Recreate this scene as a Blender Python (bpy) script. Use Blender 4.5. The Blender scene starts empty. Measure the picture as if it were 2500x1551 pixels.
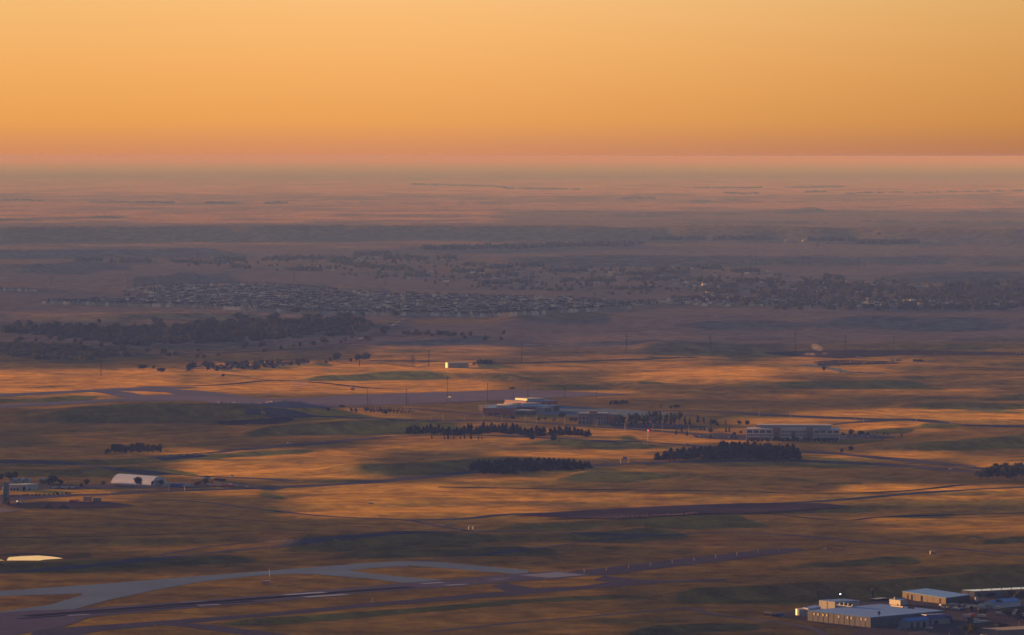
import bpy, bmesh, math, random
import numpy as np
from mathutils import Vector, Matrix
from mathutils.geometry import delaunay_2d_cdt
R = math.radians
rng = random.Random(7)
nr = np.random.RandomState(11)
sc = bpy.context.scene
col = sc.collection

# ---------------------------------------------------------------- camera
H, F, HY = 300.0, 13900.0, 382.0          # eye height (m), focal length and eye level in photo pixels (2500 wide)
PITCH = math.atan((775.5 - HY) / F)
cam = bpy.data.objects.new("camera", bpy.data.cameras.new("camera")); col.objects.link(cam)
cam.location = (0, 0, H); cam.rotation_euler = (math.pi / 2 - PITCH, 0, 0)
cam.data.sensor_width = 36; cam.data.lens = 36 * F / 2500
cam.data.clip_start = 5; cam.data.clip_end = 900000
sc.camera = cam
# ---------------------------------------------------------------- world and sun
SUN_EL, SUN_AZ = 4.8, -42.0               # the sun is low, ahead and to the left
w = bpy.data.worlds.new("World"); sc.world = w; w.use_nodes = True
nt = w.node_tree; bg = nt.nodes['Background']
sk = nt.nodes.new('ShaderNodeTexSky'); sk.sky_type = 'NISHITA'; sk.sun_disc = False
sk.sun_elevation = R(SUN_EL); sk.sun_rotation = R(SUN_AZ)
sk.altitude = 2000; sk.air_density = 1.75; sk.dust_density = 4.0; sk.ozone_density = 3.0
# the dusty dawn air: a slightly pinker sky than the clear-air model, thinning out towards the south-east (right)
def wn(k, **kw):
    n = nt.nodes.new('ShaderNode' + k)
    for a, b in kw.items(): setattr(n, a, b)
    return n
tint = wn('MixRGB', blend_type='MULTIPLY'); tint.inputs[0].default_value = 1
hue = wn('MixRGB'); hue.inputs[1].default_value = (1.10, 1.0, 1.55, 1); hue.inputs[2].default_value = (.92, .72, .92, 1); nt.links.new(hue.outputs[0], tint.inputs[2])   # violet overhead
nt.links.new(sk.outputs[0], tint.inputs[1])
tc = wn('TexCoord'); sx = wn('SeparateXYZ'); nt.links.new(tc.outputs['Generated'], sx.inputs[0])
up = wn('MapRange'); nt.links.new(sx.outputs[2], up.inputs[0]); up.inputs[1].default_value = .06; up.inputs[2].default_value = .4; nt.links.new(up.outputs[0], hue.inputs[0])
az = wn('Math', operation='ARCTAN2'); nt.links.new(sx.outputs[0], az.inputs[0]); nt.links.new(sx.outputs[1], az.inputs[1])
mr = wn('MapRange'); mr.interpolation_type = 'SMOOTHSTEP'; nt.links.new(az.outputs[0], mr.inputs[0]); mr.inputs[1].default_value = .01; mr.inputs[2].default_value = .16
lo = wn('MapRange'); lo.interpolation_type = 'SMOOTHSTEP'; nt.links.new(sx.outputs[2], lo.inputs[0]); lo.inputs[1].default_value = .16; lo.inputs[2].default_value = .03
mm = wn('Math', operation='MULTIPLY'); nt.links.new(mr.outputs[0], mm.inputs[0]); nt.links.new(lo.outputs[0], mm.inputs[1])
dim = wn('MixRGB', blend_type='MULTIPLY'); nt.links.new(mm.outputs[0], dim.inputs[0]); nt.links.new(tint.outputs[0], dim.inputs[1]); dim.inputs[2].default_value = (.88, .82, .66, 1)
ml = wn('MapRange'); ml.interpolation_type = 'SMOOTHSTEP'; nt.links.new(az.outputs[0], ml.inputs[0]); ml.inputs[1].default_value = 0; ml.inputs[2].default_value = -.12
m2 = wn('Math', operation='MULTIPLY'); nt.links.new(ml.outputs[0], m2.inputs[0]); nt.links.new(lo.outputs[0], m2.inputs[1])
dl = wn('MixRGB', blend_type='MULTIPLY'); nt.links.new(m2.outputs[0], dl.inputs[0]); nt.links.new(dim.outputs[0], dl.inputs[1]); dl.inputs[2].default_value = (.79, .82, .80, 1)
hzn = wn('MapRange'); hzn.interpolation_type = 'SMOOTHSTEP'; nt.links.new(sx.outputs[2], hzn.inputs[0]); hzn.inputs[1].default_value = .007; hzn.inputs[2].default_value = 0   # the sky reddens in the last half degree
dh = wn('MixRGB', blend_type='MULTIPLY'); nt.links.new(hzn.outputs[0], dh.inputs[0]); nt.links.new(dl.outputs[0], dh.inputs[1]); dh.inputs[2].default_value = (.86, .84, 1.40, 1)
nt.links.new(dh.outputs[0], bg.inputs[0]); bg.inputs[1].default_value = 0.071
sun = bpy.data.objects.new("sun", bpy.data.lights.new("sun", 'SUN')); col.objects.link(sun)
sun.data.energy = 5.0; sun.data.angle = R(0.5); sun.data.color = (1.0, 0.50, 0.20)
sd = Vector((math.sin(R(SUN_AZ)) * math.cos(R(SUN_EL)), math.cos(R(SUN_AZ)) * math.cos(R(SUN_EL)), math.sin(R(SUN_EL))))
sun.rotation_euler = sd.to_track_quat('Z', 'Y').to_euler(); sun.location = sd * 4000
vs = sc.view_settings; vs.view_transform = 'Standard'; vs.look = 'None'; vs.gamma = 1; vs.use_curve_mapping = False
vs.exposure = 2.0
cy = sc.cycles; cy.max_bounces = 5; cy.diffuse_bounces = 2; cy.glossy_bounces = 2; cy.transparent_max_bounces = 8
cy.volume_bounces = 1; cy.use_denoising = True; cy.caustics_reflective = False; cy.caustics_refractive = False

# ---------------------------------------------------------------- tags, materials
def tag(o, label=None, cat=None, group=None, kind=None):
    if label: o['label'] = label
    if cat: o['category'] = cat
    if group: o['group'] = group
    if kind: o['kind'] = kind
    return o

class NT:
    def __init__(s, name):
        s.m = bpy.data.materials.new(name); s.m.use_nodes = True
        s.t = s.m.node_tree; s.t.nodes.clear()
        s.out = s.n('OutputMaterial')
    def n(s, kind, **kw):
        nd = s.t.nodes.new('ShaderNode' + kind)
        for k, v in kw.items(): setattr(nd, k, v)
        return nd
    def l(s, a, b): s.t.links.new(a, b)
    def val(s, sock, v):
        if hasattr(v, 'links'): s.l(v, sock)
        else: sock.default_value = v
    def math(s, op, a, b=0.5, clamp=False):
        nd = s.n('Math', operation=op); nd.use_clamp = clamp
        s.val(nd.inputs[0], a); s.val(nd.inputs[1], b); return nd.outputs[0]
    def mix(s, f, a, b, mode='MIX'):
        nd = s.n('MixRGB', blend_type=mode); s.val(nd.inputs[0], f)
        s.val(nd.inputs[1], a if hasattr(a, 'links') else (*a, 1)); s.val(nd.inputs[2], b if hasattr(b, 'links') else (*b, 1)); return nd.outputs[0]
    def noise(s, vec, scale, detail=3, rough=.55):
        nd = s.n('TexNoise'); s.l(vec, nd.inputs['Vector']); nd.inputs['Scale'].default_value = scale
        nd.inputs['Detail'].default_value = detail; nd.inputs['Roughness'].default_value = rough; return nd
    def ramp(s, f, lo, hi):
        nd = s.n('MapRange'); nd.clamp = True; s.val(nd.inputs[0], f)
        nd.inputs[1].default_value = lo; nd.inputs[2].default_value = hi; return nd.outputs[0]
    def pos(s, sx=1, sy=1, sz=1):
        g = s.n('NewGeometry'); mp = s.n('Mapping'); s.l(g.outputs['Position'], mp.inputs[0]); mp.inputs['Scale'].default_value = (sx, sy, sz); return mp.outputs[0]

def surf(name, c, rough=.8, var=.12, scale=.5, metal=0, spec=.3, c2=None):
    """Painted or weathered surface: base colour broken up by two scales of object-space noise."""
    q = NT(name); tc = q.n('TexCoord'); n1 = q.noise(tc.outputs['Object'], scale, 4)
    n2 = q.noise(tc.outputs['Object'], scale * 9, 2)
    f = q.math('ADD', q.math('MULTIPLY', n1.outputs[0], .7), q.math('MULTIPLY', n2.outputs[0], .3))
    d = tuple(v * (1 - 2.2 * var) for v in c) if c2 is None else c2; u = tuple(min(1, v * (1 + 1.2 * var)) for v in c)
    colr = q.mix(q.ramp(f, .3, .7), d, u)
    b = q.n('BsdfPrincipled'); q.l(colr, b.inputs['Base Color']); b.inputs['Roughness'].default_value = rough
    b.inputs['Metallic'].default_value = metal; b.inputs['Specular IOR Level'].default_value = spec
    q.l(b.outputs[0], q.out.inputs[0]); return q.m

def grass_mat():
    """Dry prairie: gold, rust and green growth in patches, lit bands and dim zones painted in; upright blades modelled as strongly tilted normals."""
    q = NT('dry_prairie_grass'); P = q.pos()
    big = q.noise(P, .0011, 5, .6); med = q.noise(P, .006, 5, .62); sm = q.noise(P, .05, 4, .7); red = q.noise(q.pos(1, 1.6, 1), .0022, 5, .62)
    gold = (.60, .36, .045); tan = (.255, .165, .026); rust = (.26, .125, .045); green = (.080, .076, .022); dark = (.078, .058, .022)
    ga = q.n('Attribute', attribute_name='lit_gold')
    st = q.noise(q.pos(.3, 1.0, 1), .02, 5, .72)
    fr = q.noise(q.pos(1, .55, 1), .022, 5, .68)
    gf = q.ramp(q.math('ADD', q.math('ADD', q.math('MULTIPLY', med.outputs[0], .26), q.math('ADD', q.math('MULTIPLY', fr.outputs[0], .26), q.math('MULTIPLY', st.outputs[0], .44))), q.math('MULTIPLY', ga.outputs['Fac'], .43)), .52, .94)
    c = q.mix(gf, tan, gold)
    c = q.mix(q.math('MULTIPLY', q.ramp(red.outputs[0], .54, .72), .6), c, rust)
    c = q.mix(q.math('MULTIPLY', q.ramp(big.outputs[0], .5, .62), .6), c, green)
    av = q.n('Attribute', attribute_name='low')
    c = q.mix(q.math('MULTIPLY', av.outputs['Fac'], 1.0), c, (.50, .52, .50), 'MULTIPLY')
    at = q.n('Attribute', attribute_name='veg')
    c = q.mix(q.math('MULTIPLY', q.ramp(at.outputs['Fac'], 0, 1), .9), c, green)
    f = q.math('MULTIPLY', q.ramp(sm.outputs[0], .35, .7), q.ramp(med.outputs[0], .6, .4))
    c = q.mix(q.math('MULTIPLY', f, .55), c, dark)
    c = q.mix(q.math('MULTIPLY', q.n('Attribute', attribute_name='haze_shade').outputs['Fac'], .75), c, (.122, .130, .195))
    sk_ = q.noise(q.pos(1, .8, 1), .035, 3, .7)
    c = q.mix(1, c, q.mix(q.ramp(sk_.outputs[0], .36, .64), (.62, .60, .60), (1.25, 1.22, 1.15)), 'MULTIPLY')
    # blade normals
    g = q.n('NewGeometry'); nv = q.n('TexNoise'); q.l(P, nv.inputs['Vector']); nv.inputs['Scale'].default_value = .9; nv.inputs['Detail'].default_value = 1
    sub = q.n('VectorMath', operation='SUBTRACT'); q.l(nv.outputs['Color'], sub.inputs[0]); sub.inputs[1].default_value = (.5, .5, .5)
    mul = q.n('VectorMath', operation='MULTIPLY'); q.l(sub.outputs[0], mul.inputs[0]); mul.inputs[1].default_value = (2.6, 2.6, .3)
    add = q.n('VectorMath', operation='ADD'); q.l(g.outputs['Normal'], add.inputs[0]); q.l(mul.outputs[0], add.inputs[1])
    nm = q.n('VectorMath', operation='NORMALIZE'); q.l(add.outputs[0], nm.inputs[0])
    b = q.n('BsdfDiffuse'); b.inputs['Roughness'].default_value = 1.0
    q.l(c, b.inputs['Color']); q.l(nm.outputs[0], b.inputs['Normal'])
    # the fuzz of seed heads, which glows against a low sun
    fz = q.n('BsdfSheen'); fz.inputs['Roughness'].default_value = .3; q.l(q.mix(q.n('Attribute', attribute_name='sheen_dim').outputs['Fac'], q.mix(1, c, q.mix(gf, (.02, .016, .008), (.078, .062, .013)), 'MULTIPLY'), (.003, .002, .0015)), fz.inputs['Color'])
    ad = q.n('AddShader'); q.l(b.outputs[0], ad.inputs[0]); q.l(fz.outputs[0], ad.inputs[1]); q.l(ad.outputs[0], q.out.inputs[0]); return q.m
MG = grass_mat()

# ---------------------------------------------------------------- terrain
def _h(ix, iy, s):
    n = (ix.astype(np.int64) * 374761393 + iy.astype(np.int64) * 668265263 + s * 1442695041) & 0xffffffff
    n = ((n ^ (n >> 13)) * 1274126177) & 0xffffffff
    return ((n ^ (n >> 16)) & 0xffffff) / 16777215.0 * 2 - 1
def vnoise(x, y, s=0):
    ix = np.floor(x); iy = np.floor(y); fx = x - ix; fy = y - iy
    ux = fx * fx * fx * (fx * (fx * 6 - 15) + 10); uy = fy * fy * fy * (fy * (fy * 6 - 15) + 10)
    a = _h(ix, iy, s); b = _h(ix + 1, iy, s); c = _h(ix, iy + 1, s); d = _h(ix + 1, iy + 1, s)
    return a + (b - a) * ux + (c - a) * uy + (a - b - c + d) * ux * uy
def sstep(a, b, x):
    t = np.clip((x - a) / (b - a), 0, 1); return t * t * (3 - 2 * t)

# slopes facing the camera, which the low sun leaves in shade: (foot line in photo pixels, displayed height px, slope)
BANDS = []
def band(pts, b, s=.13, far=3.5, soft=70): BANDS.append((pts, b, s, far, soft))
# foot line of each slope (x, y), displayed height in px, steepness, how gently it falls away behind
band([(-900, 604), (0, 596), (840, 592), (1700, 594), (2600, 606), (3400, 606)], 48, .13, .6)
band([(-900, 628), (0, 628), (600, 624)], 20, .12, 1.5)
band([(800, 613), (1100, 616), (1600, 606)], 12, .12, 1.5)
band([(1150, 656), (1700, 652), (2300, 648), (3000, 652)], 30, .085, 1)
band([(2050, 694), (2500, 690), (3000, 690)], 30, .08, 1)
band([(-500, 560), (300, 530), (1500, 528), (2100, 520)], 7, .12, 1.5)
band([(300, 500), (900, 497), (1800, 492), (3000, 505)], 8, .12, 1.5)
band([(1650, 490), (1850, 493), (2060, 500)], 7, .14, 1.5)
band([(1800, 520), (2200, 524), (3000, 530)], 10, .12, 1.5)
band([(1500, 545), (2100, 552), (3000, 548)], 10, .12, 1.5)
band([(-600, 524), (-100, 519), (500, 521)], 5, .12, 1.5)
band([(-600, 484), (200, 487), (1100, 483)], 4, .12, 1.5)
band([(700, 424), (1700, 426), (2500, 430)], 3, .12, 1)
band([(-300, 664), (60, 672), (200, 662), (330, 650)], 22, .09, 2, 90)
band([(180, 700), (330, 708), (430, 690), (560, 674)], 26, .09, 2, 90)
band([(600, 706), (800, 700), (950, 710)], 14, .08, 2, 60)
band([(-300, 790), (300, 792), (700, 790)], 26, .05, 1, 90)
band([(1180, 812), (1400, 802), (1700, 818), (2100, 820), (2600, 822), (3200, 822)], 50, .075, 1.5)
band([(1500, 866), (1900, 856), (2300, 860), (3000, 862)], 30, .075, 1.5)
band([(850, 850), (1050, 842), (1250, 830)], 10, .12)
band([(2150, 882), (2400, 893), (3000, 900)], 16, .14)
band([(1350, 902), (1500, 908), (1640, 906)], 9, .14)
band([(1430, 940), (1560, 944), (1680, 938)], 16, .15)
band([(1240, 950), (1350, 952), (1500, 950)], 14, .11)
band([(1700, 950), (1900, 956), (2080, 954), (2250, 944)], 32, .13)
band([(2150, 972), (2350, 976), (2700, 966)], 12, .12)
band([(2150, 1000), (2330, 1003), (2480, 996), (2800, 1004)], 17, .14, 3)
band([(-200, 918), (60, 914), (200, 912)], 8, .12)
band([(30, 950), (110, 946), (210, 944)], 5, .2)
band([(-300, 990), (100, 984), (260, 976)], 15, .14)
band([(-60, 1036), (150, 1040), (380, 1034), (640, 1034), (800, 1018)], 34, .13, 3)
band([(700, 932), (850, 927), (1040, 922), (1240, 928), (1330, 938)], 14, .15)
band([(460, 920), (520, 918), (600, 922)], 9, .16, 3, 40)
band([(560, 1068), (750, 1058), (950, 1050), (1120, 1052)], 20, .16)
band([(-300, 1136), (100, 1130), (350, 1122), (640, 1104), (800, 1096)], 13, .15)
band([(-300, 1172), (60, 1166), (350, 1160), (470, 1166)], 26, .11, 2)
band([(780, 1166), (950, 1168), (1150, 1150), (1350, 1140)], 30, .12, 3)
band([(690, 1182), (820, 1180), (940, 1182)], 11, .15)
band([(1330, 1184), (1600, 1178), (2000, 1190)], 22, .085, 2)
band([(2080, 1100), (2250, 1104), (2500, 1090), (2700, 1080)], 24, .12)
band([(1240, 1092), (1400, 1090), (1650, 1092)], 9, .12)
band([(2060, 1062), (2300, 1054), (2700, 1046)], 10, .12)
band([(1750, 1190), (2000, 1196), (2150, 1186)], 10, .12)
band([(1150, 1300), (1400, 1296), (1650, 1290), (1800, 1280)], 30, .10, 2)
band([(2080, 1256), (2200, 1256), (2330, 1252)], 15, .14)
band([(640, 1340), (820, 1345), (1050, 1330), (1400, 1330), (1650, 1312)], 34, .13, 2.5)
band([(780, 1370), (950, 1364), (1150, 1362), (1350, 1356)], 18, .13, 2)
band([(-400, 1400), (100, 1400), (330, 1386), (640, 1376)], 26, .10, 2)
band([(500, 1534), (800, 1512), (1250, 1474), (1500, 1464), (1700, 1470)], 15, .15, 2)
band([(1600, 1476), (1900, 1464), (2200, 1440), (2600, 1420), (3200, 1400)], 32, .13, 2)
band([(1880, 1392), (2060, 1384), (2250, 1370)], 18, .11, 3)
band([(1500, 1556), (1700, 1540), (1900, 1530)], 22, .12, 2)
band([(2280, 1310), (2400, 1330), (2700, 1310)], 14, .12, 2)

FLAT = []      # graded ground of the airfields and building plots: (x0, x1, y0, y1, soft px)
for a in [(-300, 170, 1352, 1386, 14), (-900, 1250, 1390, 1600, 40), (1200, 1700, 1395, 1450, 40), (1700, 2000, 1335, 1370, 60), (-900, 1500, 938, 1008, 12), (1150, 1560, 985, 1050, 14),
          (1560, 2200, 1050, 1084, 10), (1900, 3200, 1478, 1600, 14), (-300, 620, 1168, 1262, 12), (1060, 1160, 882, 902, 8),
          (300, 760, 884, 910, 8), (1500, 1560, 1110, 1140, 8)]: FLAT.append(a)

def height(px, D):
    """Ground height at bearing px (photo pixel column) and distance D."""
    X = (px - 1250) / F * D; py = HY + F * H / D
    near = sstep(60000, 9000, D)
    h = np.zeros_like(D)
    # rolling swells, longer and taller with distance
    h += 3.8 * vnoise(X / 420, D / 230, 1) * sstep(700, 3000, D)
    h += 2.3 * vnoise(X / 190 + 9, D / 105 + 3, 2) * near
    h += 1.1 * vnoise(X / 70 + 1, D / 45, 3) * near
    h += 4.5 * vnoise(X / 1500 + 5, D / 700, 4) * sstep(5200, 9000, D)
    h += 5 * vnoise(X / 7000, D / 2100, 5) * sstep(11000, 22000, D)
    h += 9 * vnoise(X / 30000, D / 5000, 6) * sstep(20000, 60000, D)
    wob = 2.2 * vnoise(X / 130, D / 400, 8) + 3 * vnoise(X / 420, D / 900, 9)
    flat = np.zeros_like(D)
    for x0, x1, y0, y1, sf in FLAT:
        sx = sf * 6; sf = sf * 1.6
        flat = np.maximum(flat, sstep(x0 - sx, x0, px) * sstep(x1 + sx, x1, px) * sstep(y0 - sf, y0, py) * sstep(y1 + sf, y1, py))
    h *= 1 - flat * .97
    for pts, b, s, far, soft in BANDS:
        xs = [p[0] for p in pts]; ys = [p[1] for p in pts]; soft = min(soft, .28 * (xs[-1] - xs[0]))
        y_mid = sum(ys) / len(ys); dep = (y_mid - HY) / F; mpp = H * F / (y_mid - HY) ** 2
        w1 = b / (1 + s / dep); A = s * w1 * mpp
        k = (px > xs[0] - soft) & (px < xs[-1] + soft) & (py < max(ys) + 6) & (py > min(ys) - w1 * (1 + far) - 16)
        if not k.any(): continue
        p = px[k]; A = A * (1 + (.5 if y_mid > 700 else .04) * vnoise(X[k] / 210, D[k] * 0 + len(pts) + b, 12)); tap = sstep(xs[0] - soft * .2, xs[0] + soft * 1.6, p) * sstep(xs[-1] + soft * .2, xs[-1] - soft * 1.6, p)
        u = (np.interp(p, xs, ys) + wob[k] * min(1, b / 18) * (1 if y_mid > 700 else .3) - py[k]) / w1
        f = np.where(u < 1, sstep(-.08, 1.08, u), sstep(1 + far, .7, u))
        h[k] += A * f * tap
    return h

rows = np.concatenate([np.geomspace(9000, 1660, 14)[:-1], np.arange(1660, 740, -1.25), np.arange(740, 395.5, -.6)])
cols = np.concatenate([np.linspace(-9000, -1000, 24)[:-1], np.arange(-1000, 3500, 8), np.linspace(3500, 11500, 24)])
gp, gr = np.meshgrid(cols, rows); GD = H * F / (gr - HY); GX = (gp - 1250) / F * GD; GZ = height(gp, GD)
GPY = HY + F * (H - GZ) / GD                   # where the photo's lens sees each ground point
GMIN = np.minimum.accumulate(GPY, axis=0)
nR, nC = gp.shape
me = bpy.data.meshes.new("prairie_ground")
me.vertices.add(nR * nC); me.vertices.foreach_set('co', np.stack([GX, GD, GZ], -1).astype(np.float32).ravel())
ii = (np.arange(nR - 1)[:, None] * nC + np.arange(nC - 1)[None]).ravel()
q4 = np.stack([ii, ii + 1, ii + 1 + nC, ii + nC], -1).astype(np.int32)
me.loops.add(q4.size); me.loops.foreach_set('vertex_index', q4.ravel())
me.polygons.add(len(q4)); me.polygons.foreach_set('loop_start', np.arange(0, q4.size, 4, dtype=np.int32)); me.polygons.foreach_set('loop_total', np.full(len(q4), 4, np.int32))
me.polygons.foreach_set('use_smooth', np.ones(len(q4), bool))
me.update(calc_edges=True)
veg = np.zeros_like(GD)
for x0, x1, y0, y1, sf, k in [(0, 900, 800, 870, 20, .9), (500, 2500, 1470, 1560, 26, .6), (0, 1300, 1140, 1180, 10, .5), (0, 700, 1250, 1420, 40, .35), (1500, 2500, 1440, 1475, 14, .7), (700, 1700, 1310, 1350, 10, .5),
                             (1650, 2500, 1170, 1190, 8, .5), (0, 1400, 720, 770, 12, .7), (1400, 2500, 690, 760, 10, .9), (0, 640, 1000, 1040, 8, .4), (2000, 2500, 1275, 1330, 14, .45)]:
    veg = np.maximum(veg, k * sstep(x0 - sf * 3, x0 + sf, gp) * sstep(x1 + sf * 3, x1 - sf, gp) * sstep(y0 - sf, y0 + sf, gr) * sstep(y1 + sf, y1 - sf, gr))
veg *= np.clip(.6 + .9 * vnoise(GX / 220, GD / 300, 21), 0, 1)
at = me.attributes.new('veg', 'FLOAT', 'POINT'); at.data.foreach_set('value', veg.astype(np.float32).ravel())
low = sstep(1180, 1420, GPY + 30 * vnoise(GX / 300, GD / 200, 31)) * (.62 + .25 * vnoise(GX / 500, GD / 160, 32))   # weaker light on the near fields, painted in as a darker colour
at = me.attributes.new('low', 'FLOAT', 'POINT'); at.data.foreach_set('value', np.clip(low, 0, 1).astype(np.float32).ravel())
lit_gold = np.zeros_like(GD)  # sunlit bands painted in as brighter gold and sheen; golden airfield grass too
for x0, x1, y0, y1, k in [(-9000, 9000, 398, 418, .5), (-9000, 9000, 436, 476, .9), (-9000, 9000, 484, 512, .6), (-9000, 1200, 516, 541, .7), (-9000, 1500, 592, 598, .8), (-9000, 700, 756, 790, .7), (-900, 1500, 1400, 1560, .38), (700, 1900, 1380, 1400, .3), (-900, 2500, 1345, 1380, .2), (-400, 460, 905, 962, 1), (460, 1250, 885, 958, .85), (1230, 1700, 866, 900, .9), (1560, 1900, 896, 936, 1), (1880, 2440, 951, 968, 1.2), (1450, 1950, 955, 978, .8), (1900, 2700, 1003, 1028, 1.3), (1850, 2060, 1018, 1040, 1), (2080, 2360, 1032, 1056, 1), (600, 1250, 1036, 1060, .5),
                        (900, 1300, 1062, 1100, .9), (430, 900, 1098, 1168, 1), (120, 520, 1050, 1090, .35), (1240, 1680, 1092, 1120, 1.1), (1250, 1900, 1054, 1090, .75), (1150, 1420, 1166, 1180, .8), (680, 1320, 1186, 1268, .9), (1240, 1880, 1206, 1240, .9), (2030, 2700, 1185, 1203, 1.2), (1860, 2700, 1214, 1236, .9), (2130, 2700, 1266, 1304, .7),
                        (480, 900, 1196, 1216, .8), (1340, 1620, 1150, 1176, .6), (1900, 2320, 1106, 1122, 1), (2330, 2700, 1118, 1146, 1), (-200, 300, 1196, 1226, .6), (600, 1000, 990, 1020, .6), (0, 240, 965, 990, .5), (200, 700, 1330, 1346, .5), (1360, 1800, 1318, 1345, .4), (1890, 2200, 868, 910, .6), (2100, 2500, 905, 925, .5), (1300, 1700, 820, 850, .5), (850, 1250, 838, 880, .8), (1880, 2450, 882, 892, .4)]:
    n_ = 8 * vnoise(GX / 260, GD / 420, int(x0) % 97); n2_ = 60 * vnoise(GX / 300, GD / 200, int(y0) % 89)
    lit_gold = np.maximum(lit_gold, k * sstep(x0 - 90, x0 + 60, gp + n2_) * sstep(x1 + 90, x1 - 60, gp + n2_) * sstep(y0 - 9, y0 + 7, GPY + n_) * sstep(y1 + 9, y1 - 7, GPY + n_))
at = me.attributes.new('lit_gold', 'FLOAT', 'POINT'); at.data.foreach_set('value', lit_gold.astype(np.float32).ravel())
haze_shade = sstep(535, 600, GPY) * sstep(880, 810, GPY + 40 * vnoise(GX / 900, GD / 700, 51)) * np.clip(.8 + .5 * vnoise(GX / 1500, GD / 380, 52), 0, 1)   # blue haze and shade painted into the ground colour of the middle distance
at = me.attributes.new('haze_shade', 'FLOAT', 'POINT'); at.data.foreach_set('value', haze_shade.astype(np.float32).ravel())
at = me.attributes.new('sheen_dim', 'FLOAT', 'POINT'); at.data.foreach_set('value', np.maximum(.8 * sstep(15000, 90000, GD), .8 * sstep(560, 640, GPY) * sstep(880, 800, GPY + 34 * vnoise(GX / 900, GD / 500, 41)) * np.clip(.75 + .5 * vnoise(GX / 700, GD / 900, 42), 0, 1)).astype(np.float32).ravel())   # dimness of the middle and far plain, painted in by cutting the sheen colour
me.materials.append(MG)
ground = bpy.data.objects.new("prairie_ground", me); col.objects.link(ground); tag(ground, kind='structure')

# ---------------------------------------------------------------- air
hz = NT('haze_air'); pv = hz.n('VolumePrincipled'); pv.inputs['Color'].default_value = (.055, .100, .312, 1); pv.inputs['Density'].default_value = 8.0e-5
pv.inputs['Absorption Color'].default_value = (.887, .694, .062, 1); pv.inputs['Anisotropy'].default_value = -0.2; hz.l(pv.outputs[0], hz.out.inputs['Volume'])
hm = bpy.data.meshes.new("haze"); bm = bmesh.new(); bmesh.ops.create_cube(bm, size=1)
for v in bm.verts: v.co = Vector((v.co.x * 520000, 152000 + v.co.y * 308000, -60 + (v.co.z + .5) * 364))
bm.to_mesh(hm); bm.free(); hm.materials.append(hz.m)
ho = bpy.data.objects.new("haze", hm); col.objects.link(ho); tag(ho, kind='stuff')

# ---------------------------------------------------------------- placing and mesh helpers
def place(px, py):
    """The first point of the ground seen at a photo pixel."""
    j = int(np.clip(np.searchsorted(cols, px) - 1, 0, nC - 2)); t = (px - cols[j]) / (cols[j + 1] - cols[j])
    g = GPY[:, j] * (1 - t) + GPY[:, j + 1] * t; z = GZ[:, j] * (1 - t) + GZ[:, j + 1] * t
    k = int(np.argmax(g <= py)); k = max(k, 1)
    u = (g[k - 1] - py) / max(1e-6, g[k - 1] - g[k]); u = min(1, max(0, u))
    D = GD[k - 1, 0] * (1 - u) + GD[k, 0] * u
    return Vector(((px - 1250) / F * D, D, z[k - 1] * (1 - u) + z[k] * u))
def gz(X, D):
    px = 1250 + X / D * F; rp = HY + F * H / D
    j = int(np.clip(np.searchsorted(cols, px) - 1, 0, nC - 2)); t = (px - cols[j]) / (cols[j + 1] - cols[j])
    i = int(np.clip(np.searchsorted(-rows, -rp) - 1, 0, nR - 2)); u = (GD[i, 0] - D) / (GD[i, 0] - GD[i + 1, 0])
    a = GZ[i, j] * (1 - t) + GZ[i, j + 1] * t; b = GZ[i + 1, j] * (1 - t) + GZ[i + 1, j + 1] * t
    return float(a * (1 - u) + b * u)
def mpx(p): return p.y / F                       # metres per photo pixel at a point

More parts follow.
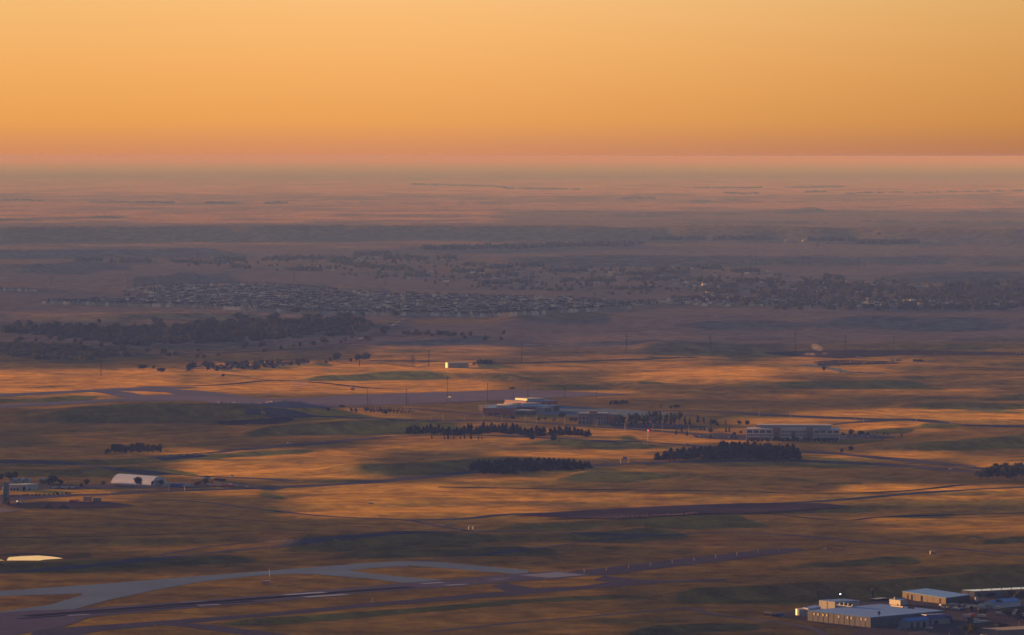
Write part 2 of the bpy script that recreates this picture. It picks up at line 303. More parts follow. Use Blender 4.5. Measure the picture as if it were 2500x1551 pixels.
def empty(name, loc, rz=0, label=None, cat=None, group=None):
    o = bpy.data.objects.new(name, None); col.objects.link(o); o.location = loc; o.rotation_euler = (0, 0, rz); o.empty_display_size = 1
    return tag(o, label, cat, group)
def copy_tree(o, parent=None):
    c = o.copy(); col.objects.link(c); c.parent = parent
    for ch in list(o.children): copy_tree(ch, c)
    return c
class MB:
    def __init__(s): s.v = []; s.f = []
    def add(s, vs, fs, M=None):
        n = len(s.v); s.v += [tuple(M @ Vector(v)) if M else tuple(v) for v in vs]; s.f += [tuple(i + n for i in f) for f in fs]; return s
    def box(s, x0, x1, y0, y1, z0, z1, M=None):
        return s.add([(x0, y0, z0), (x1, y0, z0), (x1, y1, z0), (x0, y1, z0), (x0, y0, z1), (x1, y0, z1), (x1, y1, z1), (x0, y1, z1)],
                     [(0, 3, 2, 1), (4, 5, 6, 7), (0, 1, 5, 4), (1, 2, 6, 5), (2, 3, 7, 6), (3, 0, 4, 7)], M)
    def prism(s, pts, z0, z1, M=None):
        n = len(pts); return s.add([(x, y, z0) for x, y in pts] + [(x, y, z1) for x, y in pts],
                                   [tuple(range(n))[::-1], tuple(range(n, 2 * n))] + [(i, (i + 1) % n, (i + 1) % n + n, i + n) for i in range(n)], M)
    def side(s, prof, y0, y1, M=None):            # profile in x-z pulled along y
        n = len(prof); return s.add([(x, y0, z) for x, z in prof] + [(x, y1, z) for x, z in prof],
                                    [tuple(range(n)), tuple(range(n, 2 * n))[::-1]] + [(i, i + n, (i + 1) % n + n, (i + 1) % n) for i in range(n)], M)
    def cyl(s, x, y, z0, z1, r0, r1=None, n=10, M=None):
        r1 = r0 if r1 is None else r1
        a = [2 * math.pi * i / n for i in range(n)]
        return s.add([(x + r0 * math.cos(t), y + r0 * math.sin(t), z0) for t in a] + [(x + r1 * math.cos(t), y + r1 * math.sin(t), z1) for t in a],
                     [tuple(range(n))[::-1], tuple(range(n, 2 * n))] + [(i, (i + 1) % n, (i + 1) % n + n, i + n) for i in range(n)], M)
    def bar(s, a, b, r, n=6):
        a = Vector(a); b = Vector(b); d = b - a; q = d.to_track_quat('Z', 'Y').to_matrix().to_4x4(); return s.cyl(0, 0, 0, d.length, r, n=n, M=Matrix.Translation(a) @ q)
    def mesh(s, name, mat, smooth=False):
        m = bpy.data.meshes.new(name); m.from_pydata(s.v, [], s.f); m.materials.append(mat)
        if smooth: m.polygons.foreach_set('use_smooth', [True] * len(m.polygons))
        m.update(); return m
    def build(s, name, mat, parent=None, smooth=False, label=None):
        o = bpy.data.objects.new(name, s.mesh(name, mat, smooth)); col.objects.link(o); o.parent = parent
        if label: o['label'] = label
        return o
def obj(name, mesh, parent=None, loc=(0, 0, 0), rz=0, sc_=1):
    o = bpy.data.objects.new(name, mesh); col.objects.link(o); o.parent = parent; o.location = loc; o.rotation_euler = (0, 0, rz)
    o.scale = sc_ if hasattr(sc_, '__len__') else (sc_,) * 3; return o

# ---------------------------------------------------------------- pavement laid on the ground
_surf = surf
def surf(name, c, rough=.8, var=.12, scale=.5, metal=0, spec=.3, c2=None):
    m = _surf(name, c, rough, var, scale, metal, spec, c2)
    if spec <= .1:
        b = [n for n in m.node_tree.nodes if n.type == 'BSDF_PRINCIPLED'][0]; d = m.node_tree.nodes.new('ShaderNodeBsdfDiffuse')
        m.node_tree.links.new(b.inputs['Base Color'].links[0].from_socket, d.inputs[0]); m.node_tree.links.new(d.outputs[0], b.outputs[0].links[0].to_socket)
    return m
M_ASPH = surf('worn_asphalt', (.075, .072, .105), .9, .12, .02, spec=.1); M_DARK = surf('dark_asphalt', (.050, .049, .075), .9, .1, .02, spec=.1)
M_CONC = surf('pale_concrete', (.105, .15, .215), .9, .09, .015, spec=.1); M_ROAD = surf('country_road', (.066, .062, .08), .9, .1, .02, spec=.1)
M_DIRT = surf('bare_dark_earth', (.038, .032, .038), .95, .14, .03, spec=.05); M_PALE = surf('pale_gravel', (.15, .13, .13), .95, .1, .03, spec=.05)
M_PAINT = surf('runway_paint', (.24, .27, .35), .9, .08, .2, spec=.05); M_RUB = surf('tyre_rubber_marks', (.014, .014, .022), .9, .1, .05, spec=.1)
def sheet(name, pts, mat, off=.25, sx=9, sy=1.3):
    """A flat sheet over a polygon of photo pixels, following the ground."""
    P = [Vector(p) for p in pts]; xs = [p.x for p in P]; ys = [p.y for p in P]; B = []
    for a, b in zip(P, P[1:] + P[:1]):
        n = max(1, int(max(abs(b.x - a.x) / sx, abs(b.y - a.y) / sy))); B += [a.lerp(b, i / n) for i in range(n)]
    G = [Vector((x + rng.uniform(-.5, .5), y)) for y in np.arange(min(ys) + sy / 2, max(ys), sy) for x in np.arange(min(xs) + sx / 2, max(xs), sx)]
    n = len(B); ov, _, of, *_ = delaunay_2d_cdt(B + G, [(i, (i + 1) % n) for i in range(n)], [], 1, 1e-4)
    m = MB(); m.v = [tuple(place(v.x, v.y) + Vector((0, 0, off))) for v in ov]; m.f = [tuple(f) for f in of]
    o = m.build(name, mat); me_ = o.data
    if me_.polygons and sum(p.normal.z for p in me_.polygons) < 0: me_.flip_normals()
    return tag(o, kind='structure')
def smooth_line(pts, step=16):
    """Catmull-Rom through photo pixels."""
    P = [Vector(p) for p in pts]; P = [2 * P[0] - P[1]] + P + [2 * P[-1] - P[-2]]; out = []
    for i in range(1, len(P) - 2):
        n = max(2, int((P[i + 1] - P[i]).length / step))
        for k in range(n):
            t = k / n; a, b, c, d = P[i - 1:i + 3]
            out.append(.5 * (2 * b + (c - a) * t + (2 * a - 5 * b + 4 * c - d) * t * t + (3 * b - a - 3 * c + d) * t ** 3))
    return out + [P[-2]]
def ribbon(name, pts, width, mat, off=.12, raw=False, kind='structure'):
    C = [place(p.x, p.y) for p in smooth_line(pts)]; m = MB(); k = 5
    for i, c in enumerate(C):
        d = (C[min(i + 1, len(C) - 1)] - C[max(i - 1, 0)]); nn = Vector((-d.y, d.x, 0)).normalized()
        for j in range(k):
            p = c + nn * width * (j / (k - 1) - .5); m.v.append((p.x, p.y, gz(p.x, p.y) + off))
    for i in range(len(C) - 1):
        for j in range(k - 1): a = i * k + j; m.f.append((a, a + 1, a + k + 1, a + k))
    o = m.build(name, mat)
    if sum(p.normal.z for p in o.data.polygons) < 0: o.data.flip_normals()
    return tag(o, kind=kind)

# the near airfield
sheet("taxiway", [(-200, 1462), (0, 1445), (218, 1430), (394, 1415.6), (640, 1396.5), (882, 1377.6), (974, 1372.3), (1066, 1373.6), (1224, 1388), (1290, 1394), (1290, 1406), (1171, 1396), (1014, 1384),
                  (935, 1387), (848, 1394), (905, 1402), (969, 1409), (1087, 1418), (1087, 1424), (985, 1425), (909, 1415.6), (777, 1405), (725, 1402.5), (620, 1408), (499, 1421), (381, 1442), (263, 1467), (168, 1493),
                  (60, 1500), (-200, 1520), (-200, 1506), (0, 1496), (118, 1478.7), (200, 1455), (197, 1451), (0, 1458), (-200, 1475)], M_CONC, .15)
sheet("runway", [(-200, 1514), (-100, 1506), (60, 1494), (168, 1490), (400, 1474), (620, 1457.7), (980, 1426), (1100, 1417), (1230, 1405), (1353, 1396.5), (1384, 1398.6), (1440, 1406.4), (1342, 1417), (1260, 1422),
                 (1066, 1438), (882, 1450), (640, 1473.5), (400, 1492), (218, 1508), (160, 1530), (-60, 1570), (-200, 1575)], M_ASPH, .2)
sheet("overrun_strip", [(1384, 1398.6), (1640, 1369), (1880, 1342), (1950, 1340), (1965, 1346), (1880, 1358), (1640, 1386), (1476, 1407), (1440, 1406.4)], M_DARK, .18)
sheet("taxiway", [(92, 1536), (163, 1534), (341, 1522), (640, 1499.7), (935, 1472), (1160, 1452), (1234, 1446), (1200, 1432), (1240, 1425), (1240, 1427), (1306, 1439), (1424, 1433), (1495, 1422), (1450, 1418), (1476, 1407.5), (1560, 1417), (1640, 1419), (1770, 1415),
                  (1776, 1420), (1628, 1425), (1476, 1436), (1260, 1455), (935, 1481), (640, 1508), (420, 1527), (240, 1543), (160, 1560), (60, 1562)], M_DARK, .15)
ribbon("taxiway", [(415, 1525), (520, 1536), (640, 1551), (740, 1566)], 22, M_DARK, .14)
ribbon("rubber_marks", [(60, 1507), (300, 1489), (620, 1464.5), (860, 1446), (1000, 1436)], 13, M_RUB, .24)
ribbon("rubber_marks", [(40, 1514), (300, 1494.5), (620, 1470)], 6, M_RUB, .24)
def keys():
    m = MB(); A, Bq, Cq = Vector((1268, 1406.4)), Vector((1353, 1399.6)), Vector((1342, 1413.6))
    pa, pb, pc = place(*A), place(*Bq), place(*Cq); n = 10      # stripes run along the runway
    for k in range(n):
        t0, t1 = (k + .12) / n, (k + .8) / n; a = pa.lerp(pc, t0); b = pa.lerp(pc, t1); d = pb - pa
        m.v += [tuple(q + Vector((0, 0, .27))) for q in (a, b, b + d, a + d)]; m.f.append(tuple(range(4 * k, 4 * k + 4)))
    o = m.build("threshold_marking", M_PAINT)
    if o.data.polygons[0].normal.z < 0: o.data.flip_normals()
    tag(o, kind='structure')
keys()
def bar_mark(name, a, b, w):
    pa, pb = place(*a), place(*b); d = (pb - pa); nn = Vector((-d.y, d.x, 0)).normalized() * w / 2; m = MB()
    m.v = [tuple(q + Vector((0, 0, .28))) for q in (pa - nn, pb - nn, pb + nn, pa + nn)]; m.f = [(0, 1, 2, 3)]
    o = m.build(name, M_PAINT)
    if o.data.polygons[0].normal.z < 0: o.data.flip_normals()
    tag(o, kind='structure')
for a, b, w_ in [((692, 1455), (790, 1448.5), 9), ((745, 1460.4), (846, 1453.5), 9), ((1028, 1427.6), (1082, 1424), 6), ((1086, 1431.6), (1138, 1428.6), 6), ((482, 1481), (536, 1478), 5), ((164, 1505.5), (218, 1502.5), 5),
                 ((1190, 1416.5), (1245, 1413), 2.5), ((1204, 1418.5), (1236, 1416.5), 2.5), ((1353, 1398.6), (1436, 1406), 2), ((436, 1474), (500, 1470), 2)]: bar_mark("runway_marking", a, b, w_)
# the far airfield and its apron
sheet("apron", [(620, 972), (672, 975), (804, 969.6), (961, 961.7), (1240, 953), (1319, 954), (1502, 961.7), (1537, 963.5), (1463, 968), (1240, 976.7), (1066, 985), (830, 993), (725, 998.5), (620, 992), (460, 979), (341, 976), (302, 973.5), (320, 966), (430, 964)],
      surf('apron_concrete', (.125, .112, .165), .9, .08, .01, spec=.1), .35)
MC2 = surf('old_taxiway_concrete', (.10, .105, .155), .9, .08, .01, spec=.1)
sheet("taxiway", [(-200, 976), (0, 963), (210, 952.5), (368, 945), (480, 946), (460, 949.5), (420, 950), (520, 958), (620, 972), (591, 979), (560, 974), (460, 971), (400, 958), (330, 955.5), (244, 956.5), (0, 970), (-200, 984)], MC2, .3)
sheet("taxiway", [(-200, 998), (0, 989), (302, 973.5), (341, 976), (460, 979), (300, 981), (0, 997), (-200, 1007)], MC2, .3)
ribbon("taxiway", [(240, 955), (290, 961), (330, 970)], 40, MC2, .22)
# roads
ribbon("highway", [(-300, 1226), (-100, 1216), (0, 1212), (263, 1208), (341, 1202), (620, 1193), (883, 1180), (1142, 1155), (1300, 1147), (1450, 1138), (1581, 1131), (1880, 1125), (2123, 1134), (2411, 1155), (2700, 1180)], 26, M_ROAD)
ribbon("highway", [(-200, 1130), (0, 1127), (184, 1134), (341, 1153), (500, 1164), (680, 1172), (716, 1180)], 16, M_ROAD)
ribbon("road", [(380, 1120), (500, 1108), (620, 1096), (961, 1067), (1066, 1063), (1260, 1065.5), (1345, 1071), (1581, 1081), (1713, 1090), (1952, 1102), (2201, 1123), (2425, 1148), (2560, 1165)], 22, M_ROAD)
ribbon("road", [(600, 1004), (738, 1015.5), (935, 1023), (1100, 1028), (1240, 1029.5), (1450, 1042), (1634, 1055), (1700, 1060), (1770, 1064)], 24, M_ROAD)
ribbon("road", [(1290, 1010), (1460, 1006), (1640, 1004), (1760, 1005), (1860, 1013), (2070, 1022), (2170, 1025), (2241, 1026), (2359, 1038), (2600, 1046)], 26, M_ROAD)
ribbon("road", [(2000, 1040), (2060, 1034), (2170, 1026)], 16, M_ROAD)
ribbon("perimeter_road", [(-200, 1412), (0, 1401), (263, 1379), (446, 1359), (640, 1338), (883, 1310.6), (1014, 1301), (1260, 1299), (1608, 1309), (1700, 1303), (1880, 1304.6), (2123, 1325), (2500, 1356), (2700, 1374)], 9, M_ROAD)
ribbon("track", [(250, 1217), (480, 1226), (620, 1243.6), (800, 1262), (988, 1271), (1040, 1280), (1093, 1290), (1150, 1298)], 9, M_ROAD)
ribbon("track", [(300, 1372), (380, 1358), (560, 1330), (700, 1322), (860, 1309)], 6, M_ROAD)
ribbon("road", [(980, 1272), (1130, 1268), (1240, 1257), (1400, 1252), (1581, 1242), (1880, 1231), (2044, 1222), (2280, 1202), (2500, 1190), (2700, 1180)], 13, M_ROAD)
ribbon("track", [(1050, 1545), (1240, 1524.6), (1476, 1503.6), (1600, 1493), (1686, 1486.6), (1739, 1502), (1880, 1519), (1991, 1538), (2020, 1560)], 7, M_ROAD)
ribbon("track", [(300, 1250), (460, 1262), (640, 1273), (900, 1281), (1030, 1283)], 4, M_DIRT)
ribbon("track", [(0, 1315), (300, 1309), (640, 1297), (800, 1298), (1000, 1299)], 5, M_DIRT)
ribbon("track", [(1093, 1392), (1010, 1373), (1130, 1362), (1260, 1346), (1420, 1326), (1560, 1312)][1:], 6, M_ROAD)
ribbon("ditch_road", [(1070, 1190), (1240, 1193), (1500, 1197), (1760, 1200), (2000, 1206), (2200, 1200), (2360, 1184)], 9, M_DIRT)
ribbon("track", [(330, 944), (520, 941), (640, 931), (700, 930), (790, 936), (900, 948), (980, 951)], 13, M_DIRT, .25)
ribbon("track", [(1860, 1254), (2050, 1272), (2150, 1264), (2330, 1258), (2500, 1254), (2700, 1250)], 7, M_DIRT)
ribbon("road", [(1010, 766), (984, 781), (957, 796), (931, 812), (880, 828), (835, 841), (787, 848), (640, 858), (400, 866), (100, 868), (-100, 866)], 26, M_ROAD, .5)
ribbon("road", [(900, 881), (980, 882), (1050, 883), (1240, 887), (1500, 880), (1700, 872)], 14, M_DIRT, .4)
ribbon("track", [(780, 995), (950, 996), (1060, 1003), (1180, 1014), (1260, 1022)], 12, M_DARK, .25)
# parking lots, yards, earthworks
sheet("parking_lot", [(1255, 1000), (1370, 991), (1560, 1004), (1700, 1012), (1560, 1016), (1380, 1016), (1260, 1008)], M_CONC, .2)
sheet("parking_lot", [(1480, 1030), (1640, 1035), (1740, 1044), (1640, 1048), (1500, 1046)], M_DARK, .2)
sheet("parking_lot", [(1690, 1062), (1760, 1058), (1830, 1064), (1830, 1076), (1760, 1074), (1700, 1070)], M_ROAD, .2)
sheet("parking_lot", [(2040, 1062), (2120, 1060), (2190, 1068), (2150, 1074), (2040, 1074)], M_DARK, .2)
sheet("parking_lot", [(-100, 1186), (250, 1184), (420, 1184), (600, 1180), (620, 1188), (420, 1194), (230, 1194), (-100, 1200)], M_ROAD, .2)
sheet("parking_lot", [(-60, 1218), (170, 1208), (172, 1213), (60, 1222), (-60, 1228)], M_ASPH, .2)
sheet("earth_yard", [(10, 1232), (100, 1226), (260, 1226), (330, 1236), (250, 1243), (60, 1243), (20, 1238)], M_DIRT, .2)
sheet("gravel_pad", [(-100, 1240), (0, 1241), (58, 1247), (0, 1254), (-100, 1258)], M_PALE, .2)
sheet("industrial_yard", [(1880, 1502), (2010, 1484), (2150, 1466), (2330, 1452), (2600, 1438), (2700, 1560), (2060, 1560), (2100, 1540), (1960, 1518)], surf('yard_gravel', (.055, .048, .052), .95, .12, .04, spec=.05), .2, 12, 2)
sheet("bare_field", [(1250, 1262), (1420, 1250), (1600, 1240), (1820, 1232), (2000, 1232), (2090, 1240), (1960, 1250), (1840, 1256), (1640, 1262), (1500, 1270), (1400, 1268)], surf('ploughed_earth', (.05, .038, .05), .95, .14, .02, spec=.05), 1.0)
sheet("bare_field", [(520, 1030), (640, 1024), (700, 1018), (720, 1026), (680, 1036), (600, 1040), (540, 1038)], M_DIRT, .2)
sheet("earthworks", [(1860, 862), (2000, 856), (2250, 856), (2500, 862), (2500, 868), (2200, 868), (2050, 876), (1900, 868)], M_DIRT, .4)
sheet("earthworks", [(1985, 884), (2040, 880), (2160, 882), (2200, 888), (2060, 892), (2000, 895)], M_DIRT, .4)
ribbon("track", [(1960, 892), (2030, 900), (2060, 908), (2160, 912)], 14, M_CONC, .4)
# pond
q = NT('still_water'); gl = q.n('BsdfGlossy'); gl.inputs[0].default_value = (.93, .75, .60, 1); gl.inputs[1].default_value = .04; b_ = q.n('BsdfPrincipled'); b_.inputs['Base Color'].default_value = (.03, .03, .035, 1); b_.inputs['Roughness'].default_value = .04; b_.inputs['Metallic'].default_value = 0
b_.inputs['IOR'].default_value = 1.33; b_.inputs['Specular Tint'].default_value = (1, .8, .72, 1); q.l(gl.outputs[0], q.out.inputs[0])
pw = sheet("pond_water", [(-300, 1372), (-100, 1374), (0, 1377), (60, 1373), (110, 1368.5), (152, 1366), (120, 1362), (92, 1360), (50, 1361.5), (20, 1364), (14, 1370), (0, 1369), (-100, 1366)], q.m, .2)
zz = float(np.median([v.co.z for v in pw.data.vertices]))
for v in pw.data.vertices: v.co.z = zz + .25
ribbon("pond_bank", [(-100, 1360), (0, 1358), (60, 1354.5), (120, 1357), (175, 1364)], 10, M_DIRT, .5)

# ---------------------------------------------------------------- materials for things
def foliage(name, c1, c2):
    q = NT(name); oi = q.n('ObjectInfo'); g = q.n('NewGeometry'); nz = q.noise(g.outputs['Position'], .35, 3)
    f = q.math('ADD', q.math('MULTIPLY', nz.outputs[0], .75), q.math('MULTIPLY', oi.outputs['Random'], .4))
    c = q.mix(q.ramp(f, .3, .85), c1, c2); d = q.n('BsdfDiffuse'); q.l(c, d.inputs[0]); t = q.n('BsdfTranslucent'); q.l(c, t.inputs[0])
    m = q.n('MixShader'); m.inputs[0].default_value = .22; q.l(d.outputs[0], m.inputs[1]); q.l(t.outputs[0], m.inputs[2]); q.l(m.outputs[0], q.out.inputs[0]); return q.m
M_LEAF = foliage('broad_leaves', (.017, .026, .016), (.056, .064, .030)); M_YEL = foliage('turning_leaves', (.035, .036, .012), (.09, .075, .022))
M_NEED = foliage('pine_needles', (.005, .009, .009), (.016, .022, .016)); M_BUSH = foliage('scrub_leaves', (.018, .021, .013), (.042, .042, .024))
M_BARK = surf('bark', (.11, .08, .06), .95, .2, 1.2)
def glow(name, c, e):
    q = NT(name); em = q.n('Emission'); em.inputs[0].default_value = (*c, 1); em.inputs[1].default_value = e; q.l(em.outputs[0], q.out.inputs[0]); return q.m
def plain(name, c, r_=.6, spec=.4): return surf(name, c, r_, .07, .4, spec=spec)
M_WHITE = plain('white_panel', (.21, .215, .235)); M_CREAM = plain('cream_wall', (.26, .23, .2)); M_GREY = plain('grey_wall', (.14, .14, .15)); M_TAN = plain('tan_siding', (.16, .13, .11))
M_BLUEG = plain('blue_grey_siding', (.27, .3, .34)); M_SHING = plain('dark_shingle', (.085, .08, .085), .9, .1); M_SHINB = plain('brown_shingle', (.12, .09, .075), .9, .1); M_SHINL = plain('pale_shingle', (.2, .19, .19), .9, .1)
M_GLASS = plain('window_glass', (.03, .04, .055), .12, .5); M_BRICK = surf('red_brick', (.26, .09, .06), .9, .1, .6); M_BRICKD = surf('brown_brick', (.07, .045, .042), .9, .1, .6)
M_ROOFW = surf('white_membrane_roof', (.15, .26, .48), .9, .06, .05, spec=.05); M_ROOFB = surf('blue_roof', (.012, .10, .36), .5, .07, .3); M_BLUE = plain('blue_cladding', (.03, .07, .22)); M_METAL = plain('galvanised_metal', (.16, .17, .19), .5)
M_DKMET = plain('dark_metal', (.017, .016, .02), .9, .05); M_WOODP = plain('pale_pole', (.2, .17, .13), .8); M_YELL = plain('yellow_paint', (.35, .19, .02)); M_RED = plain('red_paint', (.42, .05, .04)); M_ORNG = plain('orange_paint', (.35, .12, .03))
M_TYRE = plain('tyre_rubber', (.02, .02, .02), .9); M_SIGNB = plain('sign_blue', (.02, .09, .45)); M_CONCW = surf('tilt_up_concrete', (.07, .078, .098), .9, .1, .12); M_CONCB = surf('brown_concrete', (.035, .028, .027), .9, .1, .12)
L_HEAD = glow('headlight_glow', (1, .85, .6), .5); L_LAMP = glow('flood_lamp_glow', (.75, 1, .9), 6); L_WIN = glow('window_glint', (1, .42, .12), 1.6); L_RED = glow('red_beacon_glow', (1, .1, .15), .5)

# ---------------------------------------------------------------- trees
def leafy(seed, n, rad, hgt, z0, lobes, leaf, shape='round'):
    r_ = random.Random(seed); m = MB(); L = []
    for i in range(lobes):
        if shape == 'round': a = r_.uniform(0, 6.28); q_ = r_.uniform(.1, .62); L.append((math.cos(a) * q_ * rad, math.sin(a) * q_ * rad, z0 + hgt * r_.uniform(.25, .78), rad * r_.uniform(.38, .6), hgt * r_.uniform(.2, .34)))
        elif shape == 'tall': a = r_.uniform(0, 6.28); t = (i + .5) / lobes; L.append((math.cos(a) * .25 * rad, math.sin(a) * .25 * rad, z0 + hgt * (.1 + .82 * t), rad * (.95 - .5 * t) * r_.uniform(.7, 1), hgt * .16))
        else: a = r_.uniform(0, 6.28); t = (i + .5) / lobes; w_ = (1 - t) ** .75; L.append((math.cos(a) * .22 * rad * w_, math.sin(a) * .22 * rad * w_, z0 + hgt * (.06 + .9 * t), rad * (w_ * .95 + .05) * r_.uniform(.75, 1.05), hgt * .11))
    for cx, cy_, cz, rr, rh in L:                       # dense inner foliage
        k = 7
        for a in range(2):
            vs = []; n0 = len(m.v); r0 = [r_.uniform(.5, .78) for _ in range(k * 2)]
            for j in range(k):
                t = 6.283 * j / k + a; vs.append((cx + rr * r0[j] * math.cos(t), cy_ + rr * r0[j] * math.sin(t), cz + rh * r_.uniform(-.55, -.25))); vs.append((cx + rr * r0[k + j] * .8 * math.cos(t), cy_ + rr * r0[k + j] * .8 * math.sin(t), cz + rh * r_.uniform(.3, .6)))
            vs += [(cx, cy_, cz - rh * .7), (cx, cy_, cz + rh * .85)]
            fs = []
            for j in range(k): a0, a1 = 2 * j, 2 * ((j + 1) % k); fs += [(a0, a1, a1 + 1, a0 + 1), (a1, a0, 2 * k), (a0 + 1, a1 + 1, 2 * k + 1)]
            m.add(vs, fs)
    for i in range(n):                                  # leaf clumps over and beyond it
        cx, cy_, cz, rr, rh = L[r_.randrange(len(L))]; th = r_.uniform(0, 6.283); u = r_.uniform(-.75, 1); s_ = math.sqrt(max(0, 1 - u * u)); q_ = r_.uniform(.7, 1.12)
        c = Vector((cx + rr * s_ * math.cos(th) * q_, cy_ + rr * s_ * math.sin(th) * q_, cz + rh * u * q_)); a = Vector((r_.gauss(0, 1), r_.gauss(0, 1), r_.gauss(0, 1))).normalized(); b = a.orthogonal().normalized(); e = leaf * r_.uniform(.6, 1.3)
        m.add([c + a * e, c + b * e * .8, c - a * e * .9, c - b * e * .7], [(0, 1, 2, 3)])
    return m
def trunk(h, r_, n=3, spread=.25, seed=0):
    q_ = random.Random(seed); m = MB(); m.cyl(0, 0, -.6, h, r_, r_ * .55, 7)
    for i in range(n):
        a = q_.uniform(0, 6.28); m.bar((0, 0, h * q_.uniform(.55, .9)), (math.cos(a) * h * spread * 2, math.sin(a) * h * spread * 2, h * q_.uniform(1.15, 1.5)), r_ * .35, 5)
    return m
SPEC = {}
for k in range(5): SPEC['broad', k] = (leafy(k + 1, 260, 5.2, 9.6, 2.0, 11, .85).mesh('leaf_crown', M_LEAF if k < 4 else M_YEL), trunk(4.2, .38, seed=k).mesh('tree_trunk', M_BARK))
for k in range(4): SPEC['pine', k] = (leafy(k + 30, 230, 3.0, 10.6, 1.0, 9, .62, 'cone').mesh('needle_crown', M_NEED), trunk(6, .26, 2, .1, k).mesh('pine_trunk', M_BARK))
for k in range(2): SPEC['poplar', k] = (leafy(k + 40, 200, 2.4, 11, 1.2, 8, .7, 'tall').mesh('poplar_crown', M_LEAF if k else M_YEL), trunk(5, .25, 2, .1, k).mesh('poplar_trunk', M_BARK))
for k in range(3): SPEC['bush', k] = (leafy(k + 50, 110, 3.2, 6.0, -.6, 6, .6).mesh('bush_foliage', M_BUSH if k < 2 else M_LEAF), trunk(2, .16, 3, .3, k).mesh('bush_stem', M_BARK))
FULL = {'broad': 11.8, 'pine': 11.6, 'poplar': 12.4, 'bush': 5.4}; WIDE = {'broad': 10.6, 'pine': 6.2, 'poplar': 4.8, 'bush': 6.4}
TN = {'broad': ('broadleaf_tree', 'tree'), 'pine': ('pine_tree', 'tree'), 'poplar': ('slender_tree', 'tree'), 'bush': ('shrub', 'shrub')}
n_tree = [0]
def tree(kind, px, py, hpx, label, group=None, wpx=None, k=None):
    """A tree standing where the photo shows its foot; its height and width are given in photo pixels there."""
    p = place(px, py); hm_ = hpx * mpx(p) * 1.18; wm = (wpx * mpx(p) * 1.12) if wpx else hm_ / FULL[kind] * WIDE[kind] * rng.uniform(.85, 1.15)
    n = len([1 for a, b in SPEC if a == kind]); k = rng.randrange(n) if k is None else k; cr, tr = SPEC[kind, k]
    o = empty(TN[kind][0], p, rng.uniform(0, 6.28), label, TN[kind][1], group); o.scale = (wm / WIDE[kind],) * 2 + (hm_ / FULL[kind],)
    obj('trunk', tr, o); obj('crown', cr, o); n_tree[0] += 1; return o

def in_poly(x, y, P):
    c = False
    for (x0, y0), (x1, y1) in zip(P, P[1:] + P[:1]):
        if (y0 > y) != (y1 > y) and x < (x1 - x0) * (y - y0) / (y1 - y0) + x0: c = not c
    return c
def scatter(P, n, dx, dy, tries=60):
    """n points in a polygon of photo pixels, kept apart."""
    xs = [p[0] for p in P]; ys = [p[1] for p in P]; out = []
    for _ in range(n * tries):
        if len(out) >= n: break
        x = rng.uniform(min(xs), max(xs)); y = rng.uniform(min(ys), max(ys))
        if in_poly(x, y, P) and all(((x - a) / dx) ** 2 + ((y - b) / dy) ** 2 > 1 for a, b in out): out.append((x, y))
    return sorted(out, key=lambda t: t[1])

# riverside wood
for x, y in scatter([(0, 800), (110, 802), (230, 806), (420, 800), (560, 790), (640, 786), (860, 784), (905, 796), (912, 808), (860, 818), (700, 830), (560, 838), (420, 846), (300, 846), (130, 822), (0, 812)], 118, 12, 3.6):
    tree('broad', x, y, rng.uniform(15, 22) + (6 if rng.random() < .16 else 0), 'dark broadleaf tree massed in the long riverside wood', 'broadleaf trees of the riverside wood', rng.uniform(20, 30), rng.choice([0, 1, 2, 3, 3, 4]))
for x, y in scatter([(0, 832), (120, 832), (300, 852), (330, 876), (180, 882), (0, 878)], 30, 14, 5):
    tree('broad', x, y, rng.uniform(12, 17), 'rounded broadleaf tree scattered below the riverside wood at far left', 'trees below the riverside wood')
for x, y in scatter([(972, 818), (1060, 818), (1155, 824), (1155, 830), (1060, 826), (980, 824)], 22, 7, 2.5):
    tree('broad', x, y, rng.uniform(9, 15), 'broadleaf tree in the short row right of the curving valley road', 'tree row right of the valley road')
